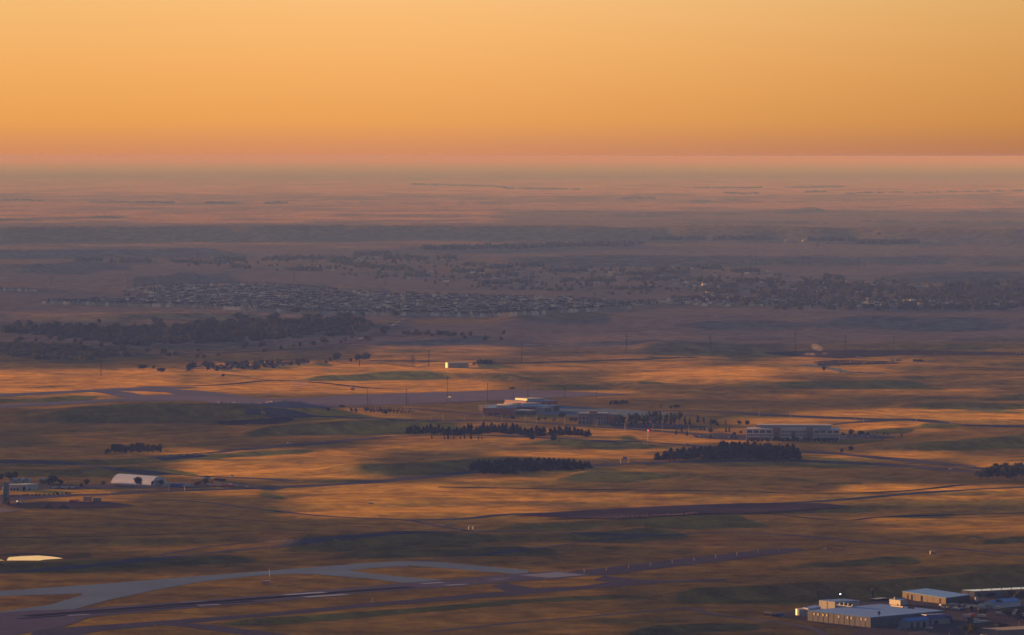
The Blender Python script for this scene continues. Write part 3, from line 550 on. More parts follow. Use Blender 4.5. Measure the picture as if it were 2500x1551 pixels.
LONE = [(242, 793, 12, 14, 'lone forked tree on the pale field above the riverside wood'), (361, 863, 10, 17, 'low dome-shaped tree standing alone left of a taller tree'),
        (398, 870, 20, 18, 'tall rounded tree beside two lower bushy ones in the meadow'), (411, 871, 9, 16, 'low bushy tree touching a taller tree in the meadow'), (429, 871, 12, 13, 'small round tree right of the tall meadow tree'),
        (481, 862, 10, 13, 'small round tree above a pair of low bushes in the meadow'), (481, 877, 11, 18, 'wide low bush, left of the meadow pair'), (497, 876, 9, 13, 'narrow low bush, right of the meadow pair'),
        (533, 870, 6, 9, 'tiny round bush alone in the middle of the meadow'), (597, 855, 17, 21, 'large round tree alone below the wood edge'), (639, 852, 17, 19, 'large oval tree right of the similar one at the wood edge'),
        (646, 864, 12, 15, 'medium tree just below the large oval tree'), (685, 853, 8, 10, 'small tree alone between the oval tree and the road'), (716, 851, 10, 9, 'small upright tree, left of a pair under the wood'), (733, 848, 11, 10, 'small upright tree, right of a pair under the wood'),
        (763, 848, 14, 18, 'middle tree of the trio under the wood edge'), (790, 844, 18, 26, 'widest tree of the trio under the wood edge'), (832, 839, 8, 9, 'small bush beside the valley road bend'), (841, 837, 12, 12, 'round tree by the valley road bend'),
        (858, 833, 21, 22, 'tall dark tree at the right tip of the wood'), (896, 835, 14, 22, 'dark rounded tree inside the bend of the valley road'), (941, 819, 19, 27, 'big leaning dark tree on the slope by the valley road'),
        (901, 790, 8, 11, 'small pale tree near the right end of the wood'), (724, 769, 17, 30, 'broad dark tree in front of the housing estate'), (885, 777, 14, 16, 'tall dark tree at the estate edge above the wood'), (965, 776, 15, 17, 'dark tree in front of the estate near the road head'),
        (393, 912, 12, 20, 'squat square bush on the lit slope left of the mobile homes'), (349, 904, 13, 27, 'wide thicket tree on the lit slope'), (374, 901, 8, 8, 'tiny tree between two thickets on the lit slope'), (468, 912, 26, 30, 'largest dark tree beside the mobile homes'),
        (544, 920, 7, 9, 'tiny cube-like bush alone on the bright slope'), (679, 881, 5, 7, 'tiny bush right of the mobile homes'), (741, 889, 6, 7, 'tiny round tree, left of a pair on the bright slope'), (751, 888, 8, 8, 'tiny round tree, right of a pair on the bright slope'),
        (797, 887, 7, 8, 'small bush left of a tall tree above the dirt road'), (807, 883, 9, 10, 'pale bush touching the tall tree above the dirt road'), (823, 885, 22, 23, 'tall open tree standing above the dirt road'), (857, 884, 9, 8, 'small tree between the tall and the wide trees'),
        (878, 884, 17, 26, 'left half of the wide tree clump on the bright slope'), (896, 883, 18, 26, 'right half of the wide tree clump on the bright slope'), (1156, 891, 6, 9, 'small bush right of the round water tank'),
        (1231, 820, 12, 9, 'narrow dark tree at the far end of the valley tree row'), (1188, 835, 14, 21, 'round tree near the far end of the valley tree row'), (1224, 831, 8, 11, 'small bush below the narrow valley tree'),
        (2012, 909, 13, 14, 'single dark tree beside the earthworks track'), (430, 588, 6, 14, 'lone dark tree on the distant plain at left'), (2145, 573, 5, 10, 'lone tree on the far plain above a shelterbelt'), (1996, 605, 8, 8, 'small lone tree below the far white sheds'),
        (801, 1008, 12, 10, 'single tree on the lit bank below the apron'), (857, 1010, 12, 9, 'left tree of a pair below the apron'), (868, 1010, 11, 9, 'right tree of a pair below the apron'), (895, 1008, 11, 15, 'dark tree at the left end of the young pine row'),
        (940, 1016, 14, 12, 'tree standing in front of the young pine row'), (2056, 1105, 9, 9, 'left bush of a pair on the grass under the long office'), (2078, 1105, 14, 13, 'right bush of a pair on the grass under the long office'), (2202, 1068, 7, 6, 'tiny tree at the right end of the office car park')]
for x, y, h_, w_, lb in LONE: tree('bush' if h_ < 10 else 'broad', x, y, h_, lb, None, w_)
for k in range(9): tree('bush', 1166 + k * 3.6, 890, rng.uniform(7, 11), 'low dark bush in the short hedge right of the water tank', 'hedge right of the water tank')
# pine groves
G1 = [(996 + i * 9.2 + rng.uniform(-2, 2), 1062 - 2.5 * math.sin(i / 3) + rng.uniform(-1.5, 2.5) + (0 if i < 30 else 3), rng.uniform(13, 21)) for i in range(49)]
for i, (x, y, h_) in enumerate(G1):
    if not (1333 < x < 1342): tree('pine', x, y + (2 if x > 1300 else 0), h_ + (4 if 1130 < x < 1330 else 0), 'dark pine in the long upper windbreak between the two roads', 'pines of the long upper windbreak', wpx=rng.uniform(19, 25))
for x, y, h_ in [(1054, 1073, 9), (1085, 1074, 8), (1094, 1074, 12), (1108, 1073, 8), (1124, 1073, 8), (1134, 1073, 9), (1150, 1074, 11), (1168, 1074, 8), (1176, 1074, 7), (1296, 1075, 18), (1302, 1075, 16), (1349, 1078, 20), (1355, 1078, 17), (1366, 1079, 6)]:
    tree('pine', x, y, h_, 'small dark pine just below the long upper windbreak', 'pines below the upper windbreak')
for x, y in scatter([(1146, 1150), (1270, 1156), (1440, 1150), (1446, 1146), (1380, 1136), (1280, 1134), (1146, 1140)], 84, 7, 3.2):
    tree('pine', x, y, rng.uniform(13, 17), 'dense dark pine in the low dark grove left of the blue sign', 'pines of the grove left of the blue sign', wpx=rng.uniform(19, 26))
for x, y in scatter([(1148, 1152), (1180, 1160), (1262, 1163), (1264, 1156), (1200, 1150)], 18, 8, 3.5):
    tree('pine', x, y, rng.uniform(15, 20), 'dark pine at the front corner of the low grove', 'pines at the front of the low grove', wpx=rng.uniform(14, 20))
for x, y in scatter([(1600, 1126), (1950, 1126), (1948, 1112), (1760, 1108), (1640, 1118)], 84, 8, 3.2):
    tree('pine', x, y, rng.uniform(16, 21) + (9 if 1755 < x < 1850 else 5 if x > 1850 else 0), 'tall dark pine in the large grove below the long office', 'pines of the large grove below the office', wpx=rng.uniform(22, 30))
for i in range(24): tree('pine', 905 + i * 4.6, 1008 + i * .05 - (2 if i % 2 else 0), max(4, 11 - abs(i - 7) * .28) + rng.uniform(-1, 1.5), 'young pine in the small planted row below the apron', 'young pines below the apron')
# clump beside the left road
for i, (x, h_) in enumerate([(262, 17), (276, 26), (288, 27), (298, 24), (309, 22), (322, 25), (334, 26), (346, 27), (360, 22), (372, 21), (386, 24)]):
    tree('broad', x, 1114 - i * .35, h_, 'loose broadleaf tree in the airy clump above the left road', 'trees of the airy clump at left', rng.uniform(15, 20))
# edge trees at right, town, rural lanes
for x, y in scatter([(2375, 1166), (2400, 1176), (2520, 1176), (2520, 1166), (2440, 1160)], 22, 9, 3.5):
    tree('broad', x, y, rng.uniform(20, 30) + (x - 2440) * .12, 'leafy dark tree in the copse at the right edge by the highway', 'trees of the right-edge copse')
for x, y in scatter([(1740, 738), (1960, 690), (2100, 700), (2500, 702), (2500, 744), (2440, 757), (2000, 757), (1880, 752)], 34, 26, 6):
    tree('broad', x, y, rng.uniform(13, 20), 'dark broadleaf tree among the houses of the town at right', 'trees in the town at right')
for x, h_ in [(2021, 20), (2044, 17)]: tree('broad', x, 690, h_, 'tall dark tree rising above the town roofs, one of two', 'two tall trees above the town', 24)
def mass(name, label, cat, pts, hr, wr):
    """A far-off wood that reads as one mass: leafy lumps on the ground, all one object."""
    m = MB(); r_ = random.Random(len(pts))
    for x, y in pts:
        p = place(x, y); h_ = r_.uniform(*hr) * mpx(p); w_ = r_.uniform(*wr) * mpx(p)
        for _ in range(4):
            c = p + Vector((r_.uniform(-.5, .5) * w_, r_.uniform(-1, 1) * w_, h_ * r_.uniform(.3, .6))); k = 6; vs = []
            for j in range(k):
                t = 6.283 * j / k; vs += [c + Vector((math.cos(t) * w_ * r_.uniform(.3, .55), math.sin(t) * w_ * .5, -h_ * .55)), c + Vector((math.cos(t) * w_ * r_.uniform(.25, .5), math.sin(t) * w_ * .5, h_ * r_.uniform(.0, .3)))]
            vs.append(c + Vector((0, 0, h_ * r_.uniform(.3, .5)))); fs = []
            for j in range(k): a, b = 2 * j, 2 * ((j + 1) % k); fs += [(a, b, b + 1, a + 1), (a + 1, b + 1, 2 * k)]
            m.add(vs, fs)
        for _ in range(14):
            c = p + Vector((r_.uniform(-.65, .65) * w_, r_.uniform(-.7, .7) * w_, h_ * r_.uniform(.1, 1.05))); e = h_ * r_.uniform(.08, .18)
            m.add([c + Vector((e, 0, e * .3)), c + Vector((0, e * .5, e)), c + Vector((-e, 0, 0)), c + Vector((0, -e * .5, -e))], [(0, 1, 2, 3)])
    o = m.build(name, M_LEAF); return tag(o, label, cat, kind='stuff')
def line(x0, y0, x1, y1, n, jx=3, jy=1.2): return [(x0 + (x1 - x0) * (i + .5) / n + rng.uniform(-jx, jx), y0 + (y1 - y0) * (i + .5) / n + rng.uniform(-jy, jy)) for i in range(n)]
mass("distant_shelterbelt", 'long dark shelterbelt of trees across the distant plain, thicker at its left end', 'trees', line(1036, 609, 1140, 608, 26) + line(1140, 607, 1400, 602, 46, 3, .7) + line(1340, 602, 1380, 600, 8) + line(1400, 601, 1568, 597, 26, 3, .5), (7, 13), (7, 12))
mass("distant_shelterbelt", 'two far shelterbelts either side of white sheds, the right one darker', 'trees', line(1595, 586, 1720, 584, 26, 3, .6) + line(1740, 584, 1880, 584, 22, 3, .6) + line(1970, 587, 2090, 588, 16, 3, .6) + line(2092, 594, 2240, 594, 46, 3, 1.5), (6, 12), (7, 12))
mass("riverside_thicket", 'continuous dark canopy filling the riverside wood behind its front trees', 'trees', scatter([(0, 800), (110, 802), (230, 806), (420, 802), (560, 792), (640, 788), (860, 786), (905, 796), (910, 806), (860, 816), (700, 828), (560, 836), (420, 843), (300, 844), (130, 820), (0, 812)], 300, 8, 2), (9, 15), (16, 26))
mass("riverside_thicket", 'scrubby undergrowth in the meadow below the riverside wood at far left', 'trees', scatter([(0, 840), (120, 838), (300, 852), (330, 872), (180, 880), (0, 874)], 90, 10, 2.5), (6, 11), (12, 22))
RUR = []
for x0, y0, x1, y1, n in [(186, 638, 245, 638, 10), (275, 641, 370, 640, 18), (415, 640, 425, 640, 2), (432, 641, 470, 641, 7), (478, 643, 560, 645, 16), (520, 636, 600, 636, 12), (560, 652, 610, 656, 10), (640, 635, 730, 633, 14), (730, 632, 860, 636, 20), (700, 660, 780, 662, 12),
                       (800, 640, 880, 648, 16), (860, 625, 950, 622, 20), (940, 632, 1035, 634, 26), (880, 650, 970, 662, 22), (960, 656, 1010, 662, 10), (990, 675, 1050, 676, 12), (1065, 634, 1115, 632, 9), (1130, 648, 1180, 650, 8), (1100, 666, 1180, 664, 14), (1195, 656, 1250, 654, 14), (1270, 650, 1320, 650, 8),
                       (1140, 680, 1200, 676, 9), (1170, 694, 1300, 692, 30), (1210, 672, 1260, 672, 8), (1335, 664, 1430, 662, 16), (1370, 688, 1400, 686, 6), (1430, 688, 1500, 688, 14), (1520, 672, 1680, 668, 30), (1540, 684, 1660, 682, 22), (1600, 660, 1640, 660, 6), (1690, 656, 1760, 658, 14), (1780, 664, 1850, 664, 9),
                       (1680, 682, 1760, 690, 20), (1790, 688, 1900, 690, 24), (1560, 706, 1600, 704, 4), (1700, 712, 1800, 716, 18), (1740, 700, 1800, 702, 10), (1640, 732, 1800, 735, 30), (1380, 738, 1480, 742, 14), (1500, 706, 1560, 708, 5), (1480, 748, 1600, 740, 16), (1230, 690, 1290, 690, 8), (1240, 706, 1400, 712, 7)]: RUR += line(x0, y0, x1, y1, n)
mass("distant_woodland", 'scattered dark tree clumps along the far rural lanes above the estate', 'trees', RUR, (7, 13), (7, 12))
mass("distant_woodland", 'dark tree canopy filling the town at the right behind the nearer trees', 'trees', scatter([(1900, 712), (1980, 688), (2130, 700), (2300, 706), (2330, 696), (2420, 690), (2520, 688), (2520, 756), (2440, 757), (1900, 756), (1780, 742)], 330, 8, 2.4), (9, 15), (10, 17))
mass("distant_woodland", 'tiny dark trees sprinkled over the far rural lanes and fields', 'trees', scatter([(420, 650), (700, 634), (1000, 626), (1300, 650), (1700, 654), (1900, 670), (2300, 690), (1900, 722), (1500, 722), (1180, 706), (800, 670)], 330, 9, 2), (5, 9), (4, 8))
mass("estate_trees", 'small garden trees dotted all through the crowded hillside estate', 'trees', scatter([(300, 712), (480, 700), (900, 712), (1300, 724), (1540, 740), (1500, 756), (1150, 772), (760, 762), (480, 748), (300, 740)], 260, 8, 2), (4, 7), (4, 8))
mass("far_tree_specks", 'faint specks of trees and farms on the hazy plain near the horizon', 'trees', line(220, 494, 420, 495, 26, 5, .5) + line(500, 496, 570, 496, 12, 3, .4) + line(640, 497, 700, 496, 4) + line(1000, 451, 1230, 457, 34, 6, 1.2) + line(1230, 461, 1420, 464, 20, 6, .6) + line(1520, 485, 1600, 484, 10) + line(1700, 460, 1860, 459, 22, 6, .6) + line(1770, 473, 1850, 473, 8)
     + line(1920, 459, 2060, 457, 18, 5, .6) + line(1970, 470, 2010, 469, 8) + line(2060, 473, 2500, 466, 22, 8, 1) + line(0, 489, 100, 491, 8), (2.5, 4.5), (6, 14))

# ---------------------------------------------------------------- houses
def house_parts(wd, dp, hw, hr, wm, rm, kind='gable'):
    a = MB().prism([(-wd / 2, -dp / 2), (wd / 2, -dp / 2), (wd / 2, dp / 2), (-wd / 2, dp / 2)], -1.5, hw)
    a.add([(-wd / 2, -dp / 2 - .003, hw), (wd / 2, -dp / 2 - .003, hw), (0, -dp / 2 - .003, hw + hr)], [(0, 1, 2)]); a.add([(-wd / 2, dp / 2 + .003, hw), (wd / 2, dp / 2 + .003, hw), (0, dp / 2 + .003, hw + hr)], [(2, 1, 0)])
    e = .5; r_ = MB().side([(-wd / 2 - e, hw - .25), (0, hw + hr + .05), (wd / 2 + e, hw - .25), (wd / 2 + e, hw + .1), (0, hw + hr + .4), (-wd / 2 - e, hw + .1)], -dp / 2 - e, dp / 2 + e)
    w_ = MB()
    for z in ((1, 2.3), (3.6, 4.9)) if hw > 4 else ((1, 2.2),):
        for x in (-wd * .27, wd * .22): w_.box(x - .6, x + .6, -dp / 2 - .06, -dp / 2 + .1, *z)
        for y in (-dp * .2, dp * .2): w_.box(-wd / 2 - .06, -wd / 2 + .1, y - .6, y + .6, *z)
    w1 = MB().box(-.6, .6, -.08, .08, 0, 1.3)
    spots = [(x, -dp / 2, z, 0) for z in ((1, 3.6) if hw > 4 else (1,)) for x in (-wd * .27, wd * .22)] + [(-wd / 2, y, 1, 1.5708) for y in (-dp * .2, dp * .2)]
    return a.mesh('house_wall', wm), r_.mesh('house_roof', rm), (w1.mesh('house_window', M_GLASS), spots)
H_CR = plain('house_cream', (0.347, 0.303, 0.264)); H_GR = plain('house_grey', (0.214, 0.214, 0.231)); H_TN = plain('house_tan', (0.247, 0.198, 0.165)); H_WH = plain('house_white', (0.495, 0.479, 0.479)); H_BL = plain('house_blue_grey', (0.198, 0.231, 0.280))
H_S1 = plain('house_dark_shingle', (0.025, 0.025, 0.028), .9, .05); H_S2 = plain('house_brown_shingle', (0.035, 0.028, 0.025), .9, .05); H_S3 = plain('house_pale_shingle', (0.055, 0.055, 0.058), .9, .05)
HP = [house_parts(7.6, 12, 5.4, 2.6, H_CR, H_S1), house_parts(8.4, 12, 5.6, 2.4, H_GR, H_S2), house_parts(7.8, 11, 5.2, 2.8, H_TN, H_S1), house_parts(8.2, 12, 5.4, 2.6, H_WH, H_S3),
      house_parts(8, 12, 5.5, 2.5, H_BL, H_S1), house_parts(9, 16, 2.9, 1.8, H_CR, H_S2), house_parts(10, 17, 3.1, 2.0, H_WH, H_S3), house_parts(4.6, 13, 2.8, .7, H_GR, H_S3), house_parts(4.6, 12, 2.7, .6, H_TN, H_S2)]
def house(name, px, py, k, rz, label, group, s_=1, win=False, cat='house'):
    o = empty(name, place(px, py), rz, label, cat, group); o.scale = (s_,) * 3
    a, b, c = HP[k]; obj('wall', a, o); obj('roof', b, o)
    if win:
        for x_, y_, z_, a_ in c[1]: obj('window', c[0], o, (x_, y_, z_), a_)
    return o
FRONT = [(108, 742), (300, 748), (480, 752), (620, 760), (770, 768), (900, 770), (1050, 772), (1150, 776), (1300, 769), (1430, 761), (1540, 755)]
def along(L, step, j=.6):
    out = []; x = L[0][0]
    while x < L[-1][0]: out.append((x, float(np.interp(x, [p[0] for p in L], [p[1] for p in L])) + rng.uniform(-j, j) * .6)); x += step * rng.uniform(.85, 1.3)
    return out
for x, y in along(FRONT, 9.6): house("tract_house", x, y, rng.randrange(5), rng.uniform(-.2, .02), 'two storey house in the front row of the estate', 'front row of the estate')
for x, y in along([(p[0] + 8, p[1] - 3.2) for p in FRONT], 13): house("tract_house", x, y, rng.randrange(5), rng.uniform(-.25, .03) + rng.choice([0, 1.57]), 'tract house just behind the front row of the estate', 'second row of the estate')
for x, y in along([(312, 711), (345, 707), (384, 702), (420, 699)], 9): house("tract_house", x, y, rng.choice([0, 1]), .06, 'pale sunlit house in the slanting row at the upper left of the estate', 'sunlit slanting row of the estate')
for x, y in along([(400, 702), (470, 699), (560, 698), (660, 698), (700, 702), (800, 710), (870, 716)], 10): house("tract_house", x, y, rng.randrange(5), rng.uniform(-.3, .04), 'house in the top row of the estate against the bare hill', 'top row of the estate')
for x, y in along([(0, 710), (60, 712), (90, 712)], 9): house("tract_house", x, y, rng.choice([0, 1, 3]), rng.uniform(-.4, .4), 'pale house in the small separate group at the far left edge', 'separate houses at the far left')
for x, y in along([(1960, 746), (2150, 742), (2230, 738), (2360, 744), (2420, 746)], 9): house("town_house", x, y, rng.choice([0, 3, 5, 6]), rng.uniform(-.6, .6), 'pale house in the sunlit street in front of the town trees', 'sunlit street of the town')
for i, (x, y, lb) in enumerate([(375, 640, 'low white farmhouse at the right end of a far tree row'), (548, 637, 'long white farmhouse among the far lane trees at left'), (558, 661, 'pale-roofed barn alone on the far slope'), (838, 634, 'white house, left one above the estate'), (812, 661, 'sunlit house on the far slope above the estate'), (902, 630, 'bright gabled house among the hilltop trees'),
        (930, 664, 'pale house behind the hilltop tree clump'), (884, 637, 'house with a sunlit end in the hilltop trees'), (1044, 669, 'small orange-lit house alone on the far slope'), (1058, 646, 'white roofed house on the far centre ridge'), (1360, 667, 'small sunlit house in the far centre lane'), (1376, 683, 'pale house on its own in the far centre field'),
        (1494, 671, 'sunlit house at the end of a far tree row'), (1530, 668, 'reddish sunlit house beyond the centre lane'), (1572, 689, 'sunlit cottage in the field above the town'), (1700, 701, 'long low house beside the blue-roofed barn'), (1738, 712, 'brightly sunlit cottage below the lane trees'), (1728, 715, 'small sunlit shed beside the brighter cottage'), (1690, 657, 'white house beside the dark far thicket'),
        (2130, 698, 'small white house deep in the town trees'), (2092, 716, 'pale terrace house in the upper town trees'), (2196, 728, 'pale house above the sunlit town street'), (1700, 745, 'low house at the left end of the town'), (1640, 742, 'low house on the field edge left of the town'), (2475, 748, 'sunlit white house at the right end of the town'), (1876, 664, 'white house on the ridge above the town'), (1330, 735, 'orange-lit house at the right end of the estate')]):
    house("farmhouse", x, y, rng.choice([5, 6]), (rng.uniform(.02, .07) if 'sunlit' in lb or 'orange' in lb else rng.uniform(-.3, 0)), lb, None, .9 if 'sunlit' in lb else 1.1, True)
o = empty("barn", place(1648, 699), -.1, 'pale blue roofed barn on the field left of the town', 'barn'); MB().box(-11, 11, -7, 7, -1, 4).build('wall', M_WHITE, o); MB().side([(-11.6, 3.9), (0, 7), (11.6, 3.9), (0, 7.3)], -7.5, 7.5).build('roof', plain('pale_blue_roof', (.3, .4, .6)), o)
for x, w_, lb in [(1893, 16, 'small white farm shed, left one on the far shelterbelt'), (1932, 33, 'longest white farm shed in the far shelterbelt'), (1966, 14, 'small white farm shed, right one in the far shelterbelt')]:
    p = place(x, 589); k = mpx(p); o = empty("farm_shed", p, 0, lb, 'shed'); MB().box(-w_ * k / 2, w_ * k / 2, -12, 12, -1, 4).build('wall', M_WHITE, o); MB().side([(-w_ * k / 2 - .6, 3.8), (0, 6), (w_ * k / 2 + .6, 3.8), (0, 6.3)], -13, 13).build('roof', M_METAL, o)
def estate(name, label, P, n, dx, dy):
    mats = [H_CR, H_GR, H_WH, H_BL, H_TN, H_S1, H_S2, H_S3]; v = []; f = []; mi = []
    for x, y in scatter(P, n, dx, dy, 8):
        p = place(x, y); a = rng.choice([0, 1.57]) + rng.uniform(-.3, .02); M = Matrix.Translation(p) @ Matrix.Rotation(a, 4, 'Z'); w_, d, h_, g = rng.uniform(7, 10), rng.uniform(10, 14), rng.uniform(3.6, 5.6), rng.uniform(1.6, 2.6)
        q_ = [(-w_ / 2, -d / 2, -2), (w_ / 2, -d / 2, -2), (w_ / 2, d / 2, -2), (-w_ / 2, d / 2, -2), (-w_ / 2, -d / 2, h_), (w_ / 2, -d / 2, h_), (w_ / 2, d / 2, h_), (-w_ / 2, d / 2, h_), (0, -d / 2, h_ + g), (0, d / 2, h_ + g)]
        b = len(v); v += [tuple(M @ Vector(c)) for c in q_]; wm = rng.choice([0, 1, 1, 2, 3, 4]); rm = rng.choice([5, 5, 6, 7])
        for fc, m_ in [((0, 1, 5, 8, 4), wm), ((2, 3, 7, 9, 6), wm), ((1, 2, 6, 5), wm), ((3, 0, 4, 7), wm), ((4, 8, 9, 7), rm), ((8, 5, 6, 9), rm)]: f.append(tuple(b + i for i in fc)); mi.append(m_)
    me_ = bpy.data.meshes.new(name); me_.from_pydata(v, [], f)
    for m_ in mats: me_.materials.append(m_)
    me_.polygons.foreach_set('material_index', mi); me_.update(); o = bpy.data.objects.new(name, me_); col.objects.link(o); tag(o, label, 'houses', kind='stuff')
estate("distant_houses", 'crowded small houses filling the hillside estate behind its front rows', [(330, 712), (400, 703), (660, 700), (860, 716), (1100, 722), (1300, 728), (1480, 734), (1600, 742), (1540, 752), (1300, 765), (1150, 772), (900, 766), (620, 756), (480, 749), (260, 741), (130, 738), (290, 732), (380, 722)], 1500, 6.5, .85)
estate("distant_houses", 'sparse houses scattered along the far rural lanes above the estate', [(420, 650), (700, 634), (1000, 628), (1300, 652), (1700, 656), (1900, 672), (2300, 700), (1900, 720), (1500, 712), (1180, 700), (800, 668)], 110, 18, 4)
estate("distant_houses", 'small houses and roofs between the trees of the town at right', [(1600, 738), (1750, 720), (1900, 735), (2450, 735), (2500, 748), (2300, 750), (1950, 752), (1700, 748)], 190, 7, 1)

# ---------------------------------------------------------------- mobile homes, tank, white sheds
for x, y in scatter([(480, 893), (590, 886), (740, 884), (745, 890), (640, 900), (590, 905), (500, 905)], 28, 11, 2.6):
    house("mobile_home", x, y, rng.choice([7, 7, 8]), rng.choice([0, 1.57]) + rng.uniform(-.3, .04), 'small pale mobile home in the park of homes on the lit slope', 'mobile homes on the lit slope', 1.1, True, 'mobile home')
for x, y in scatter([(470, 896), (560, 888), (760, 884), (770, 890), (640, 903), (500, 908)], 44, 8, 2): tree('bush', x, y, rng.uniform(6, 11), 'dark garden bush among the mobile homes', 'bushes among the mobile homes')
for x, h_ in [(512, 9), (622, 13), (574, 12), (646, 8), (662, 9)]: tree('broad', x, 896, h_, 'taller dark tree among the mobile homes', 'taller trees among the mobile homes', 13)
p = place(1116, 898); k = mpx(p); o = empty("water_tank", p, 0, 'large round beige water tank with one sunlit edge on the slope', 'tank')
m = MB(); m.cyl(0, 0, -1, 7.4, 28 * k, n=64); wl = m.build('wall', plain('tank_steel', (.17, .15, .15)), o); MB().cyl(0, 0, 7.4, 8.4, 28.3 * k, 1, 64).build('roof', M_METAL, o)
m = MB(); [m.bar((x, -28 * k - .3, 0), (x, -28 * k - .3, 8.2), .09) for x in (3, 3.7)]; [m.bar((3, -28 * k - .3, z), (3.7, -28 * k - .3, z), .05) for z in np.arange(.5, 8, .6)]; m.build('ladder', M_METAL, o); MB().cyl(-6, 4, 8, 9, .8, n=12).build('roof_vent', M_METAL, o)

def frame(a, b):
    """Local frame at the foot of a facade: x runs from pixel a to pixel b, y away from the viewer."""
    p, q_ = (place(*a) if not isinstance(a, Vector) else a), (place(*b) if not isinstance(b, Vector) else b); d = q_ - p; return p, math.atan2(d.y, d.x), Vector((d.x, d.y)).length
def block(name, a, b, depth, h_, label, wall=M_GREY, roof=M_ROOFW, cat='building', para=.5, panels=0):
    p, rz, L = frame(a, b); o = empty(name, p, rz, label, cat)
    MB().box(0, L, 0, depth, -2, h_).build('wall', wall, o); MB().box(-.15, L + .15, -.15, depth + .15, h_, h_ + .3).build('roof', roof, o)
    if panels:
        m = MB()
        for i in range(1, panels): m.box(L * i / panels - .12, L * i / panels + .12, -.08, .05, -.5, h_ - .3)
        for i in range(1, max(2, int(panels * depth / L))): y = depth * i / max(2, int(panels * depth / L)); m.box(L - .05, L + .08, y - .12, y + .12, -.5, h_ - .3)
        m.build('panel_joint', M_DKMET, o)
    return o, L
def rowwin(o, xs, w_, z0, z1, mat=M_GLASS, name='window', y=-.07):
    for x in xs: MB().box(x - w_ / 2, x + w_ / 2, y, .1, z0, z1).build(name, mat, o)

# long pale office with two brown towers
P0, P1 = place(1822, 1075), place(2050, 1076); d = P1 - P0; rz = math.atan2(d.y, d.x); L = Vector((d.x, d.y)).length; k = L / 228
o = empty("office_building", P0, rz, 'long pale three storey office with two brown stair towers behind the big pine grove', 'office')
M_OFF = plain('office_concrete', (.36, .34, .38)); M_BRN = plain('brown_tower', (.16, .085, .085)); H3 = 12.2
MB().box(0, 66 * k, 0, 26, -2, H3).box(164 * k, L, 0, 26, -2, H3).box(84 * k, 148 * k, 4, 30, -2, H3 + .5).build('wall', M_OFF, o)
MB().box(66 * k, 84 * k, -.6, 28, -2, H3 + .8).build('stair_tower', M_BRN, o); MB().box(148 * k, 164 * k, -.6, 28, -2, H3 + .8).build('stair_tower', M_BRN, o)
MB().box(24 * k, 206 * k, 14, 40, H3 + .5, H3 + 3.2).build('penthouse', plain('roof_screen', (.22, .2, .22)), o)
for x0 in (0, 164 * k):
    for i in range(4): MB().box(x0 + (3 + 15.6 * i) * k, x0 + (15.5 + 15.6 * i) * k, -.08, .1, 7.6, 10.4).build('window', M_GLASS, o)
    for i in range(14): MB().box(x0 + (3 + 4.5 * i) * k, x0 + (5.6 + 4.5 * i) * k, -.08, .1, 3.9, 6.4).build('window', M_GLASS, o)
    MB().box(x0 + 1, x0 + 62 * k, -.08, .1, .3, 3.0).build('ground_floor_glazing', M_GLASS, o)
for i in list(range(6)) + list(range(9, 15)):
    for z in (3.9, 7.6): MB().box((86.5 + 4.1 * i) * k, (89 + 4.1 * i) * k, 3.92, 4.1, z, z + 2.4).build('window', M_GLASS, o)
MB().box(111 * k, 121 * k, 3.5, 4.2, 0, 9.8).build('entrance_glazing', M_GLASS, o)
for x in (70, 74, 78, 152, 156, 160): MB().box(x * k, (x + 2) * k, -.7, -.5, .5, 9.2).build('window', M_GLASS, o)
sg = MB()
for i in range(9): sg.box((178 + i * 3.1) * k, (180.2 + i * 3.1) * k, -.2, .05, H3 - 1.2, H3 - .1)
sg.build('rooftop_sign', M_SIGNB, o)
# smaller grey office
P0 = place(1411, 1037); rz = -.12; k = mpx(P0); o = empty("office_building", P0, rz, 'smaller dark grey two wing office with a small orange-lit rooftop block', 'office'); M_DG = plain('slate_concrete', (.115, .105, .12)); M_FR = plain('pale_mullion', (.22, .2, .215))
MB().box(0, 27 * k, 0, 22, -2, 12).box(27 * k, 42 * k, 3, 22, -2, 11.4).box(42 * k, 71 * k, -3, 22, -2, 12.2).box(71 * k, 94 * k, 0, 24, -2, 11.8).build('wall', M_DG, o)
MB().box(-.3, 71.5 * k, -.3, 22.3, 12.22, 12.7).build('roof', M_METAL, o); MB().box(27 * k, 45 * k, 6, 14, 12.72, 15.2).build('roof_block', plain('terracotta_block', (.2, .1, .07)), o)
for x0, n, y in ((0, 3, -.08), (42, 4, -3.08)):
    for i in range(n + 1): MB().box((x0 + .5 + i * 26 / n) * k, (x0 + 2 + i * 26 / n) * k, y - .15, y + .1, 0, 9).build('pilaster', M_FR, o)
    MB().box(x0 * k, (x0 + 27) * k, y - .1, y + .1, 4.4, 5.2).build('spandrel', M_FR, o)
    for i in range(n):
        for z in (1, 5.6): MB().box((x0 + 3 + i * 26 / n) * k, (x0 + 3 + (i + .62) * 26 / n) * k, y - .03, y + .1, z, z + 2.9).build('window', M_GLASS, o)
MB().box(72 * k, 93 * k, -.08, .1, 1, 10.6).build('curtain_wall', M_GLASS, o)
